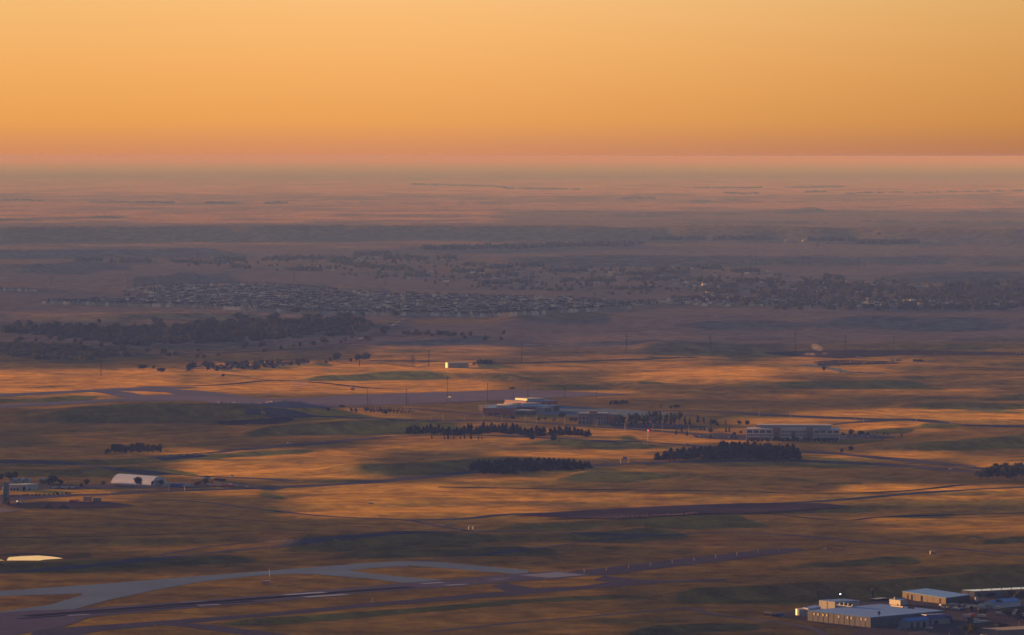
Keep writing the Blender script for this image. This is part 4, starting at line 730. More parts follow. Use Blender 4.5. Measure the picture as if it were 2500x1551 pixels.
# brick school like complex with white roofs
o = empty("brick_hall", place(1179, 1014), -.22, 'red brick hall with bright white flat roof left of the pale roofed wings', 'building'); k = mpx(o.location); Wd = 66 * k
MB().box(0, Wd, 0, 40, -2, 8).build('wall', M_BRICK, o); MB().box(-.2, Wd + .2, -.2, 40.2, 8, 8.5).build('roof', M_ROOFW, o); MB().box(Wd * .45, Wd * .9, 8, 30, 8.5, 11).build('roof_monitor', M_WHITE, o); MB().box(Wd, Wd * 1.16, -2, 14, -2, 4.2).build('side_wing', M_BRICK, o)
for x in (.22, .3, .44, .5, .58): MB().box(Wd * x, Wd * x + 1.6, -.1, .1, 0, 2.8).build('doorway', M_GLASS, o)
o, L = block("brick_wing", (1246, 1008), (1366, 1004), 62, 6.5, 'long dark brick wing with overlapping white roofs behind the brick hall', M_BRICKD); rowwin(o, [L * t for t in (.1, .2, .3, .42, .52, .62, .74, .86)], 3.4, 1, 3.6)
for a, b, y, z in ((.02, .3, 10, 2.4), (.32, .5, 26, 2.8), (.55, .95, 30, 1.8)): MB().box(L * a, L * b, y, y + 18, 6.8, 6.8 + z).build('roof_monitor', M_WHITE, o)
o, L = block("brick_wing", (1284, 994), (1361, 992), 50, 6.5, 'farthest brick wing with a stepped white roof, behind the others', M_BRICK); MB().box(L * .2, L * .75, 12, 40, 6.8, 9.2).build('roof_monitor', M_WHITE, o); rowwin(o, [L * t for t in (.15, .35, .55, .75)], 4, 1.2, 3.8)
o, L = block("entrance_wing", (1256, 1014), (1310, 1012), 24, 4.6, 'low shaded entrance wing in front of the brick complex', M_BRICKD, plain('grey_roof', (.25, .27, .31))); rowwin(o, [L * t for t in (.12, .26, .7, .86)], 3, .6, 3); MB().box(L * .42, L * .62, -5, 0, 3.2, 3.7).build('canopy', M_METAL, o)
for x in (.44, .6): MB().cyl(L * x, -4.6, -1, 3.2, .2).build('canopy_post', M_METAL, o)
o, L = block("portal_block", (1325, 1008), (1352, 1007), 14, 6, 'grey framed portal block at the right end of the brick complex', M_GREY); rowwin(o, [L * .3, L * .5, L * .7], 2.2, .5, 4.6)
# barrel vaulted white hangar
P0 = place(268, 1180); P1 = place(365, 1187); d = P1 - P0; L = Vector((d.x, d.y)).length; o = empty("fabric_hangar", P0, math.atan2(d.y, d.x), 'large white ribbed fabric hangar with an arched roof and dark tree in front', 'hangar')
prof = [(22 * t, 8.2 * (1 - abs(2 * t - 1) ** 2.4)) for t in np.linspace(0, 1, 15)]; M_FAB = plain('white_fabric', (.36, .41, .54), .6); m = MB(); n = 26
for i in range(n + 1):
    for y, z in prof: m.v.append((L * i / n, y, z - (.1 if i % 2 else 0)))
for i in range(n):
    for j in range(14): a = i * 15 + j; m.f.append((a, a + 15, a + 16, a + 1))
m.build('arched_roof', M_FAB, o); m = MB(); M_PBF = plain('pale_blue_fabric', (.3, .36, .46))
for xe in (L - .05, .05): m = MB(); m.v = [(xe, y, z - .15) for y, z in prof]; m.f = [tuple(range(15))]; m.build('end_wall', M_PBF, o)
MB().box(L - .1, L + .15, 6, 16, -.5, 4.6).build('hangar_door', M_GREY, o)
for y, z in ((8, 6.2), (11, 7), (14, 6.2)): m = MB(); m.cyl(0, 0, 0, .25, .45, n=10); m.build('round_vent', M_DKMET, o).matrix_local = Matrix.Translation((L - .05, y, z)) @ Matrix.Rotation(math.pi / 2, 4, 'Y')
for i in range(26): MB().bar((L * (i + .5) / 26, -.1, 0), (L * (i + .5) / 26, .25, 2.2), .12).build('rib_foot', M_ORNG if 0 else M_FAB, o) if i % 2 else None
# long white building at the left edge and neighbours
o, L = block("white_warehouse", (20, 1199), (63, 1199), 16, 5.0, 'low white warehouse with dark doors at the left edge', M_WHITE, M_METAL); rowwin(o, [L * .15, L * .32, L * .5], 1.6, .3, 2.2, M_DKMET, 'doorway'); rowwin(o, [L * .86], 2, 0, 3.4, M_DKMET, 'loading_door')
P1 = place(63, 1199); o, L = block("blue_grey_annex", (63.5, 1198), (92, 1196), 14, 4.9, 'blue grey annex joined to the white warehouse at left', plain('blue_grey_wall', (.17, .22, .29)), M_METAL); rowwin(o, [L * .25], 2.4, 0, 1.4, M_DKMET, 'doorway')
for i, (x, w_, lb) in enumerate([(30, 15, 'first'), (49, 14, 'second'), (66, 13, 'third'), (100, 9, 'fourth'), (112, 8, 'fifth')]):
    p = place(x, 1180); kk = mpx(p); o = empty("storage_shed", p, -.15, f'{lb} from the left of the small pale gabled sheds behind the white warehouse', 'shed', 'small pale sheds behind the warehouse'); MB().box(-w_ * kk / 2, w_ * kk / 2, -3, 9, -1, 2.6).build('wall', M_WHITE, o); MB().side([(-w_ * kk / 2 - .3, 2.5), (0, 4.2), (w_ * kk / 2 + .3, 2.5), (0, 4.5)], -3.4, 9.4).build('roof', plain('slate_blue_roof', (.16, .2, .3)) if i % 2 else M_WHITE, o)
# batching tower
o = empty("batching_tower", place(10, 1232), -.2, 'tall blue grey concrete plant tower cut by the left edge', 'tower'); k = mpx(o.location)
MB().box(-1, 7 * k, 0, 5, 6, 19.5).build('bin_housing', plain('faded_blue_steel', (.06, .09, .13)), o); MB().box(-9 * k, -1.05, 0, 6, -1, 8.5).build('control_cabin', M_TAN, o)
for x in (0, 6 * k): MB().bar((x, .4, -1), (x, .4, 6), .35).bar((x, 4.6, -1), (x, 4.6, 6), .35).build('leg', M_DKMET, o)
MB().bar((0, .4, .5), (6 * k, .4, 5.5), .15).bar((6 * k, .4, .5), (0, .4, 5.5), .15).build('cross_brace', M_DKMET, o); MB().cyl(-4 * k, 3, 8.5, 14.5, 1.5).cyl(-4 * k, 3, 14.5, 16, 1.5, .2).build('cement_silo', M_METAL, o); MB().bar((7 * k, 2, 0), (20 * k, -6, .5), .5).bar((7 * k, 2, 6.2), (12 * k, 0, .5), .45).build('conveyor', M_DKMET, o)
for x, w_, h_ in ((115, 32, 11), (154, 30, 9.5)):
    p = place(x, 1242); k = mpx(p); m = MB(); n = 20; r_ = random.Random(x)
    m.v = [(math.cos(6.283 * i / n) * w_ * k / 2 * r_.uniform(.9, 1.1), math.sin(6.283 * i / n) * w_ * k / 2 * r_.uniform(.9, 1.1), -.3) for i in range(n)] + [(math.cos(6.283 * i / n) * w_ * k / 5 * r_.uniform(.8, 1.2), math.sin(6.283 * i / n) * w_ * k / 5, h_ * k * .62) for i in range(n)] + [(.5, 0, h_ * k)]
    m.f = [(i, (i + 1) % n, (i + 1) % n + n, i + n) for i in range(n)] + [(i + n, (i + 1) % n + n, 2 * n) for i in range(n)]
    o = m.build("gravel_pile", M_DIRT); o.location = p; tag(o, 'wider flat topped dark gravel pile in the yard at left' if x < 120 else 'pointed dark gravel pile, right one in the yard at left', 'pile')

# ---------------------------------------------------------------- industrial block at the lower right
def pbox(name, F_, L_, R_, h_, label, wall, roof, cat='warehouse', pitch=0, panels=(0, 0)):
    """Box building from the pixels of its front, left and right ground corners."""
    f, l, r_ = place(*F_), place(*L_), place(*R_); u = Vector((r_.x - f.x, r_.y - f.y)); v = Vector((l.x - f.x, l.y - f.y)); z0 = min(f.z, l.z, r_.z); rz = math.atan2(u.y, u.x)
    # square the plan up a little: keep the right face, project the left one
    o = empty(name, Vector((f.x, f.y, z0)), rz, label, cat); c_, s_ = math.cos(-rz), math.sin(-rz); lv = Vector((v.x * c_ - v.y * s_, v.x * s_ + v.y * c_)); U = u.length
    P = [(0, 0), (U, 0), (U + lv.x, lv.y), (lv.x, lv.y)]
    MB().prism(P, -2, h_).build('wall', wall, o); cx, cy_ = (U + lv.x) / 2, lv.y / 2; Q = [(cx + (x - cx) * 1.004, cy_ + (y - cy_) * 1.004) for x, y in P]; MB().prism(Q, h_ + .003, h_ + .25).build('roof', roof, o)
    nl, nr_ = panels
    for i in range(1, nl): t = i / nl; MB().cyl(lv.x * t, lv.y * t, -.5, h_ - .2, .07, n=6).build('panel_joint', M_DKMET, o)
    for i in range(1, nr_): t = i / nr_; MB().cyl(U * t, 0, -.5, h_ - .2, .06, n=6).build('panel_joint', M_DKMET, o)
    return o, U, lv
o, U, lv = pbox("large_warehouse", (2127, 1535), (1973, 1518), (2306, 1518), 6.5, 'largest concrete warehouse with a wide pale roof and small square lit windows', M_CONCW, M_ROOFW, panels=(12, 8))
M_LITP = plain('pale_lit_panel', (.24, .2, .16))
for i, t in enumerate((.105, .17, .25, .31, .38, .50, .64, .70, .855, .925)):
    if i in (4,): continue
    x, y = lv.x * (1 - t), lv.y * (1 - t); n_ = Vector((-lv.y, lv.x)).normalized() * -1; a = math.atan2(lv.y, lv.x)
    obj('clerestory_window', MB().box(-.75, .75, -.12, .12, 0, 1.5).mesh('clerestory_window', M_LITP if i not in (3, 8) else M_YELL), o, (x, y, 4.2), a)
def on_roof(px, py, z):
    D = F * (H - z) / (py - HY); return Vector(((px - 1250) / F * D, D, z))
RZ = o.location.z + 6.76; ra, rb = on_roof(2044, 1481, RZ), on_roof(2102, 1488, RZ)
rk = empty("rooftop_chiller_rack", ra, math.atan2(rb.y - ra.y, rb.x - ra.x), 'dark rack of chillers standing on the largest warehouse roof', 'chiller')
MB().box(0, 17, 0, .5, .5, .8).box(0, 17, 4, 4.5, .5, .8).build('beam', M_WHITE, rk)
for i in range(7): MB().cyl(1.4 + i * 2.4, 2.2, .8, 2 + (i % 3) * .3, 1, .9, 10).build('chiller_unit', M_DKMET if i % 2 else M_METAL, rk)
for x in (.3, 8.5, 16.6): MB().box(x - .2, x + .2, 0, .4, 0, .5).build('leg', M_DKMET, rk)
for i, (tu, tv, w_, lb) in enumerate([(2176, 1483, 14, 'long tan duct run on the far right of the largest warehouse roof'), (2218, 1487.5, 6, 'short dark duct near the right corner of the largest warehouse roof'), (2186, 1480, 3, 'small pinkish roof unit at the back edge of the largest warehouse')]):
    q_ = empty("rooftop_duct", on_roof(tu, tv, RZ), rk.rotation_euler.z, lb, 'duct'); MB().box(0, w_, 0, .9, .3, 1.1).build('duct_body', M_TAN if i != 1 else M_DKMET, q_); MB().box(.2, .5, .2, .7, 0, .3).box(w_ - .5, w_ - .2, .2, .7, 0, .3).build('leg', M_DKMET, q_)
o2, U2, lv2 = pbox("white_annex", (2040, 1492), (2001, 1488), (2100, 1489), 5.6, 'taller white annex rising behind the left of the largest warehouse', M_WHITE, M_ROOFW, 'building', panels=(2, 3))
o2, U2, lv2 = pbox("white_annex", (1975, 1506), (1962, 1502), (2005, 1500), 4.4, 'low curved-end white annex at the far left of the largest warehouse', M_WHITE, M_ROOFW, 'building')
MB().cyl(lv2.x * .5, lv2.y * .5, -.5, 4.3, abs(lv2.length) * .5, n=20).build('rounded_end', M_WHITE, o2)
M_RUST = plain('rust_door', (.075, .04, .025), .9, .05)
o2, U2, lv2 = pbox("brown_warehouse", (2311, 1478), (2205, 1464), (2369, 1472), 5.0, 'brown walled warehouse with a blue-white roof and tall dark doorways', M_CONCB, plain('blue_white_roof', (.15, .30, .56), .9, .05), panels=(7, 2))
for t, c, hh in ((.12, M_RUST, 3.4), (.22, M_DKMET, 3.8), (.45, M_DKMET, 4.0), (.56, M_CONCB, 2), (.87, M_RUST, 4.2)):
    obj('doorway', MB().box(-1.1, 1.1, -.12, .12, 0, hh).mesh('doorway', c), o2, (lv2.x * (1 - t), lv2.y * (1 - t), 0), math.atan2(lv2.y, lv2.x))
o2, U2, lv2 = pbox("long_warehouse", (2381, 1460), (2350, 1456), (2620, 1446), 4.0, 'long low grey warehouse whose roof edge glows gold in the sun', M_CONCW, surf('gleaming_metal_roof', (.78, .72, .66), .22, .05, .3, metal=1), panels=(2, 9))
for i in range(9): MB().cyl(U2 * (.1 + i * .1), 3, 4.25, 5.1, .25, n=6).build('roof_vent', M_DKMET, o2)
# blue roofed gabled sheds
def gshed(name, a, b, w_, hw, hr, label, wm, rm, doors=0, dname='garage_door'):
    p, rz, L = frame(a, b); o = empty(name, p, rz, label, 'shed'); m = MB().box(0, L, 0, w_, -1, hw)
    for x in (0, L): m.add([(x, -.0, hw), (x, w_, hw), (x, w_ / 2, hw + hr)], [(0, 1, 2)])
    m.build('wall', wm, o); rr = MB(); rr.v = [(x, y, z) for x in (-.4, L + .4) for y, z in ((-.5, hw - .1), (w_ / 2, hw + hr + .1), (w_ + .5, hw - .1), (w_ + .5, hw + .15), (w_ / 2, hw + hr + .35), (-.5, hw + .15))]
    rr.f = [tuple(range(6)), tuple(range(6, 12))[::-1]] + [(i, i + 6, (i + 1) % 6 + 6, (i + 1) % 6) for i in range(6)]; rr.build('roof', rm, o)
    for i in range(doors): x = L * (i + .8) / (doors + .6); MB().box(x - 1.1, x + 1.1, -.12, .1, 0, hw * .78).build(dname, M_DKMET if wm is not M_DKMET else M_GREY, o)
    return o, L
gshed("blue_roof_shed", (2216, 1537), (2270, 1532), 7, 4.4, 1.6, 'small grey shed with a vivid blue gabled roof in front of the warehouse', plain('slate_blue_wall', (.09, .12, .16)), M_ROOFB, 3)
o, L = gshed("blue_roof_shed", (2432, 1489), (2494, 1482), 10, 3.6, 1.8, 'long white shed with a blue gabled roof behind a round tree', plain('white_blue_wall', (.22, .28, .36)), plain('mid_blue_roof', (.05, .17, .4)), 0)
MB().box(-.15, 0, 2, 8, 0, 2.6).build('garage_door', M_GREY, o)
# blue entrance canopy of the big warehouse
o = empty("entrance_block", place(2276, 1527), .45, 'entrance block with dark blue cladding and a curved blue canopy beside the warehouse', 'entrance'); MB().box(0, 14, 0, 6, -1, 3.4).build('lower_wall', M_GREY, o); MB().box(-4, 10, -.3, 6.3, 3.4, 6.4).build('blue_cladding', M_BLUE, o)
m = MB(); n = 10
for i in range(n + 1):
    a = math.pi / 2 * i / n; x, z = 10 + 5 * math.sin(a), 1.4 + 5 * math.cos(a)
    for y in (-1, 7): m.v += [(x, y, z), (x + .25 * math.sin(a), y, z + .25 * math.cos(a))]
for i in range(n): b = i * 4; m.f += [(b, b + 4, b + 6, b + 2), (b + 1, b + 3, b + 7, b + 5), (b, b + 1, b + 5, b + 4), (b + 2, b + 6, b + 7, b + 3)]
m.build('curved_canopy', M_SIGNB, o); MB().box(2, 5, -.1, .1, .2, 2.4).build('doorway', M_GLASS, o)
o, U3, l3 = pbox("plant_room", (2200, 1481), (2173, 1478), (2215, 1479), 3.6, 'white boxy plant room with a small round unit on its roof', M_WHITE, M_ROOFW, 'building'); MB().cyl(U3 * .1 + l3.x * .5, l3.y * .5, 3.9, 5.4, .9, n=14).build('roof_tank', M_METAL, o)
o = empty("elevated_tank", place(2386, 1478), .4, 'small cream elevated tank on legs lit on its left side', 'tank')
MB().cyl(0, 0, 2.2, 5.0, .95, n=20).build('tank_drum', M_WHITE, o); MB().cyl(0, 0, 5.0, 5.7, .98, .1, 20).build('tank_cap', M_METAL, o)
for a in (.8, 2.4, 3.9, 5.5): MB().bar((math.cos(a) * .8, math.sin(a) * .8, -.3), (math.cos(a) * .7, math.sin(a) * .7, 2.3), .1).build('leg', M_DKMET, o)
o = empty("flue_stack", place(2132, 1469), 0, 'tall dark chimney stack standing behind the largest warehouse', 'chimney'); MB().cyl(0, 0, -.5, 8, .42, .38, 12).build('shaft', M_DKMET, o); MB().cyl(0, 0, 8, 8.3, .5, n=12).build('rim', M_METAL, o)
o, L = block("beige_building", (2440, 1562), (2560, 1556), 20, 5.4, 'beige flat-roofed building cut by the bottom right corner', plain('beige_wall', (.08, .07, .07)), M_CONCW); o.location.z -= .4
o, L = block("grey_shed", (2470, 1462), (2540, 1460), 12, 2.2, 'low grey shed at the right edge behind the long warehouse trees', M_GREY, M_ROOFW)
o, L = block("open_shelter", (2142, 1471), (2168, 1469), 5, 1.6, 'thin flat white shelter roof beside the chimney stack', M_DKMET, M_WHITE, 'shelter')

# ---------------------------------------------------------------- vehicles
def car_mesh(c, nm):
    b = MB().side([(-2.2, .35), (2.2, .35), (2.25, .8), (1.4, .95), (.7, 1.42), (-1.1, 1.45), (-1.9, .98), (-2.25, .9)], -.88, .88).mesh('car_body', plain(nm, c, .3, .5)); g = MB().side([(-1.75, .98), (1.25, .98), (.68, 1.38), (-1.05, 1.41)], -.9, .9).mesh('car_window', M_GLASS)
    w_ = MB().cyl(0, 0, -.12, .12, .33, n=12).mesh('car_wheel', M_TYRE); return b, g, w_
CARS = [car_mesh(c, n_) for c, n_ in [((.25, .26, .3), 'white_car_paint'), ((.22, .23, .25), 'silver_car_paint'), ((.03, .03, .035), 'black_car_paint'), ((.04, .07, .16), 'blue_car_paint'), ((.25, .03, .03), 'red_car_paint')]]
M_LAMPM = MB().box(-.08, .08, -.2, .2, -.12, .12).mesh('car_headlight', L_HEAD)
def car(name, px, py, rz, k, label, group, lights=False, s_=1):
    o = empty(name, place(px, py) + Vector((0, 0, .32)), rz, label, 'car', group); b, g, w_ = CARS[k]; o.scale = (s_,) * 3; obj('body', b, o); obj('window', g, o)
    for x in (-1.4, 1.4):
        for y in (-.85, .85): obj('wheel', w_, o, (x, y, .33)).rotation_euler = (math.pi / 2, 0, 0)
    if lights:
        for y in (-.62, .62): obj('headlight', M_LAMPM, o, (2.27, y, .68))
    return o
CC = ['white', 'silver', 'black', 'blue', 'red']
for x, y in [(984, 781.5), (979, 784), (974, 787), (968, 790), (963, 793), (958, 796.5), (951, 800.5), (938, 806), (896, 821), (890, 824), (886, 826), (880, 829)]:
    car("car", x, y, -1.9, rng.choice([0, 1]), 'oncoming car with headlights on in the queue down the far valley road', 'oncoming cars on the valley road', True, 1.2)
for x, y, k, lb in [(864, 833, 0, 'white car on the valley road below the wood tip'), (848, 838, 0, 'white car farther down the valley road'), (862, 838, 4, 'red car on the valley road bend'), (671, 835, 0, 'white car parked alone under the wood edge'), (338, 1201.5, 1, 'silver car driving in front of the fabric hangar'), (602, 1193, 0, 'white car on the highway right of the truck yard'), (706, 1085.5, 0, 'small pale car on the road above the lit field'),
                    (1480, 1131, 1, 'silver car just left of the blue sign gantry'), (1266, 1144, 0, 'white car half hidden beside the low pine grove'), (2324, 1149, 1, 'silver car on the highway at far right'), (2156, 1214.5, 2, 'dark car on the road across the lit field at right'), (1565, 1087, 2, 'dark car on the road under the red beacon'), (1678, 1088, 3, 'bluish car on the road above the big grove'),
                    (1651, 1040, 0, 'white car in front of the campus trees'), (905, 1233, 0, 'pale van on the track in the middle field'), (2056, 1076, 0, 'white car at the edge of the office car park'), (2270, 1540, 0, 'pale car parked beside the blue-roof shed'), (1133, 1018, 3, 'bluish car on the lane left of the brick hall'), (2100, 911, 0, 'car with bright lights on the earthworks track')]:
    car("car", x, y, rng.choice([.1, 3.0]) + rng.uniform(-.2, .2), k, lb, None, x == 2100, 1.15)
for i, x in enumerate(np.arange(118, 186, 5.2)): car("parked_car", x, 1193 + (i % 3) * .8, 1.4 + rng.uniform(-.1, .1), rng.choice([0, 0, 1, 3, 2]), 'small parked car in the row left of the fabric hangar', 'parked cars left of the hangar')
for i, x in enumerate(np.arange(284, 330, 5.5)): car("parked_car", x, 1189 + i * .2, 1.3, 2, 'dark car parked along the foot of the fabric hangar', 'dark cars along the hangar')
for i in range(12): car("parked_car", 1700 + i * 10 + rng.uniform(-2, 2), 1066 + (i % 3) * 2.3, 1.5, rng.choice([0, 1, 2, 3]), 'car parked in the lot left of the long office', 'cars left of the long office')
for i in range(24): car("parked_car", 2056 + (i % 12) * 8 + rng.uniform(-2, 2), 1063 + (i // 12) * 5 + rng.uniform(-1, 1), 1.5, rng.choice([0, 1, 2, 3, 3]), 'car parked in the lot right of the long office', 'cars right of the long office')
for i in range(26): car("parked_car", 2300 + (i % 13) * 8.5 + rng.uniform(-3, 3), 1484 + (i // 13) * 7 + rng.uniform(-2, 2), rng.uniform(0, 3), rng.choice([0, 0, 1, 2, 3]), 'car parked in the crowded yard behind the entrance block', 'cars in the crowded yard')
for i in range(5): car("parked_car", 2388 + i * 6, 1525 - i * .5, .3, rng.choice([0, 1]), 'bluish white car in the right row of the lower yard', 'right row of the lower yard')
for i in range(3): car("parked_car", 2390 - 12 + i * 6, 1520, .3, 0, 'pale car in the short left row of the lower yard', 'left row of the lower yard')
for i in range(16): car("parked_car", 433 + i * 4.4, 901 + rng.uniform(-.8, .8), 1.5, rng.choice([0, 0, 1]), 'pale car parked left of the mobile homes', 'cars left of the mobile homes')
def trailer(name, px, py, L, h_, w_, rz, mat, label, cab=None, group=None, cat='trailer'):
    o = empty(name, place(px, py), rz, label, cat, group); MB().box(-L / 2, L / 2, -w_ / 2, w_ / 2, .9, h_).build('body', mat, o)
    for x in (-L * .36, L * .3):
        for y in (-w_ / 2, w_ / 2): obj('wheel', CARS[0][2], o, (x, y, .4)).rotation_euler = (math.pi / 2, 0, 0)
    MB().box(-L / 2 + .2, L / 2 - .2, -w_ / 2 + .3, w_ / 2 - .3, .4, .9).build('chassis', M_DKMET, o)
    if cab: MB().side([(L / 2 + .2, .5), (L / 2 + 2.4, .5), (L / 2 + 2.4, 1.7), (L / 2 + 1.9, 2.7), (L / 2 + .2, 2.7)], -1.1, 1.1).build('cab', cab, o); MB().box(L / 2 + 1.9, L / 2 + 2.3, -.95, .95, 1.7, 2.3).build('windscreen', M_GLASS, o)
    return o
M_CRL = plain('cream_trailer', (.2, .165, .13)); M_STEP = plain('dark_stain', (.1, .07, .05))
for x, y, lb in [(213, 1224, 'left of two cream sunlit trailers beside the red truck'), (236, 1227, 'right cream trailer with a pale blue end beside the yard')]:
    o = trailer("yard_trailer", x, y, 7, 3.9, 3, -.15, M_CRL, lb)
    for t in (-2, -.6, .8, 2.2): MB().box(t - .3, t + .3, -1.56, -1.5, 1.6, 2.9).build('window', M_STEP, o)
trailer("dump_truck", 175, 1228, 6, 2.6, 2.5, .1, M_RED, 'low red dump truck beside the cream trailers', M_RED, cat='truck')
trailer("pickup_truck", 43, 1231, 3.5, 1.5, 1.8, .1, M_WHITE, 'small truck with a bright lamp in front of the plant tower', M_WHITE, cat='truck'); o = empty("work_lamp", place(40, 1231), 0, 'bright yellowish work lamp shining near the plant tower', 'lamp'); MB().cyl(0, 0, -.5, 2, .08).build('pole', M_DKMET, o); MB().cyl(0, 0, 2, 2.6, .45, n=10).build('lamp_head', L_HEAD, o)
for x, w_, mt, lb in [(405, 9, 'pale', 'long white site cabin right of the fabric hangar'), (438, 9, 'white', 'white site office with a large blue panel'), (457, 5, 'grey', 'grey blue cabin at the right end of the site cabins')]:
    o = empty("site_cabin", place(x, 1189), .0, lb, 'cabin'); MB().box(-w_ / 2, w_ / 2, 0, 3, -.5, 2.9).build('wall', {'pale': M_CREAM, 'white': M_WHITE, 'grey': M_BLUEG}[mt], o); MB().box(-w_ / 2 - .2, w_ / 2 + .2, -.2, 3.2, 2.9, 3.1).build('roof', M_METAL, o)
    if mt == 'white': MB().box(-w_ * .2, w_ * .26, -.12, .05, .6, 2.5).build('blue_panel', M_SIGNB, o)
    if mt == 'pale': MB().box(-w_ * .3, w_ * .2, -.1, .05, .8, 2).build('blue_lettered_panel', M_BLUEG, o)
trailer("semi_truck", 421, 1190, 5, 3.4, 2.4, .2, M_BLUE, 'dark blue box truck between the site cabins', M_BLUE, cat='truck')
for i in range(9): trailer("works_truck", 508 + i * 7.5, 1188 + (i % 3) * 1.2, 4, 2.4 + (i % 2) * .5, 2.1, rng.uniform(-.4, 0), [M_WHITE, M_BLUEG, M_RED][i % 3], 'small works truck in the crowded truck yard right of the hangar', [M_WHITE, M_RED][i % 2], 'works trucks right of the hangar', 'truck')
o = empty("grey_canopy", place(492, 1178), -.1, 'wide dull grey canopy roof among trees right of the hangar', 'canopy'); MB().side([(-9, 2.6), (0, 4.2), (9, 2.6), (9, 2.9), (0, 4.5), (-9, 2.9)], 0, 8).build('roof', plain('dull_grey_roof', (.13, .12, .14)), o)
for x in (-8.5, 0, 8.5): MB().cyl(x, .3, -.5, 2.7 + (1.5 if x == 0 else 0), .15).build('post', M_DKMET, o)
for i in range(3): trailer("works_bus", 1868 + i * 7.2, 1504 + i * .3, 1.9 * (1 if i else 1), 2.2, 2, -.05, M_YELL if i != 1 else M_CREAM, 'short yellowish crew bus in the row left of the warehouse', None, 'crew buses left of the warehouse', 'bus')
for i in range(3): trailer("flatbed_truck", 1889 + i * 7, 1508 + i * .4, 2.0, 1.4, 1.7, -.05, M_DKMET, 'dark blue equipment cart behind the crew buses', M_BLUE, 'dark carts left of the warehouse', 'cart')
o = trailer("mixer_truck", 2326, 1486, 6.5, 1.3, 2.3, 2.9, M_YELL, 'bright yellow concrete truck with a white drum in the crowded yard', M_YELL, cat='truck'); MB().bar((-2.6, 0, 2.3), (2.2, 0, 2.2), 1.0, 12).build('drum', M_WHITE, o).rotation_euler = (0, 0, 0)
for i, (x, y, L_, mt, lb) in enumerate([(2362, 1512, 5, M_WHITE, 'white trailer with red trim in the middle of the yard'), (2373, 1510, 3.5, M_RED, 'reddish box trailer touching the white one'), (2399, 1512, 5.5, M_CREAM, 'cream trailer alone in the right yard'), (2441, 1505, 4.6, M_WHITE, 'white box trailer under the long blue roof shed'), (2440, 1492, 3, M_WHITE, 'white van beside the long blue-roof shed'),
                          (2474, 1507, 4, M_BLUEG, 'pale blue camper trailer at right'), (2486, 1500, 4, M_CREAM, 'cream camper behind the pale blue one'), (2497, 1509, 4, M_BLUEG, 'blue grey trailer at the right edge'), (2396, 1490, 5, M_WHITE, 'white aircraft-like trailer in front of the gabled shed')]): trailer("box_trailer", x, y, L_, 2.6, 2.3, -.12, mt, lb)

# ---------------------------------------------------------------- poles, masts, lights and signs
def pole(name, px, py, hpx, r_, mat, label, group, cat, arms=0, al=1.6, head=None, hk=None):
    p = place(px, py); h_ = hpx * mpx(p); o = empty(name, p, 0, label, cat, group); MB().cyl(0, 0, -1, h_, r_, r_ * .7, 8).build('pole', mat, o)
    for i in range(arms): MB().box(-al, al, -.12, .12, h_ * (.97 - .07 * i) - .12, h_ * (.97 - .07 * i) + .12).build('crossarm', mat, o)
    if head == 'arm': MB().bar((0, 0, h_ - .1), (1.7, 0, h_ + .2), .08).box(1.3, 2.3, -.2, .2, h_ + .15, h_ + .35).build('lamp_head', mat, o)
    if head == 'cluster':
        for a in range(hk or 6): MB().box(-.3, .3, -.2, .2, 0, .5).build('floodlight', M_DKMET, o).matrix_local = Matrix.Translation((math.cos(a) * .9, math.sin(a) * .9, h_ - .6)) @ Matrix.Rotation(a, 4, 'Z')
    if head == 'lit': MB().cyl(0, 0, h_, h_ + .35, .24, n=12).build('lit_lamp', L_LAMP, o)
    return o
for x, y, h_ in [(246, 919, 41), (877, 895, 29), (1047, 895, 39), (1274, 888, 49), (1529, 857, 42), (1734, 859, 44), (1942, 858, 51), (2064, 857, 40), (2183, 857, 36), (615, 905, 20)]:
    pole("transmission_pole", x, y, h_, .55, M_DKMET, 'tall single transmission pole in the line crossing the plain', 'transmission poles across the plain', 'pole', 3, 2.2)
for x, y, h_ in [(125, 696, 28), (312, 703, 26), (485, 697, 22), (718, 687, 24), (941, 696, 26), (1098, 691, 19), (1102, 691, 19), (1106, 691, 19), (1110, 691, 19), (1094, 588, 20), (1706, 647, 15), (1831, 648, 24), (1846, 648, 24), (1961, 651, 26), (1977, 651, 24), (2096, 653, 23), (2112, 653, 18), (482, 625, 14)]:
    pole("transmission_pole", x, y, h_, .8, M_DKMET, 'faint tall transmission pole on the hazy far plain', 'transmission poles on the far plain', 'pole', 2, 3)
p = place(1008, 897); o = empty("lattice_pylon", p, .2, 'lattice pylon standing on the lit slope left of the water tank', 'pylon'); m = MB()
for sx_, sy_ in ((-2, -2), (2, -2), (2, 2), (-2, 2)): m = MB().bar((sx_, sy_, -1), (sx_ * .3, sy_ * .3, 18), .16); m.build('leg', M_DKMET, o)
m = MB(); [m.bar((-4.5, 0, z), (4.5, 0, z), .14) for z in (11, 14, 17)]; m.build('crossarm', M_DKMET, o); m = MB()
for i in range(6): a, b = 2 - i * .28, 2 - (i + 1) * .28; m.bar((-a, -a, i * 3), (b, -b, i * 3 + 3), .09).bar((a, -a, i * 3), (-b, -b, i * 3 + 3), .09)
m.build('bracing', M_DKMET, o)
for x, y, h_ in [(897, 994.5, 47), (992, 992, 42), (1092, 986.6, 66), (1190, 983, 46), (1289, 975, 32), (1379, 975, 30), (1457, 971, 30)]: pole("apron_floodlight_mast", x, y, h_, .32, M_DKMET, 'tall dark floodlight mast along the far apron edge', 'floodlight masts along the apron', 'mast', 0, 1, 'cluster', 4)
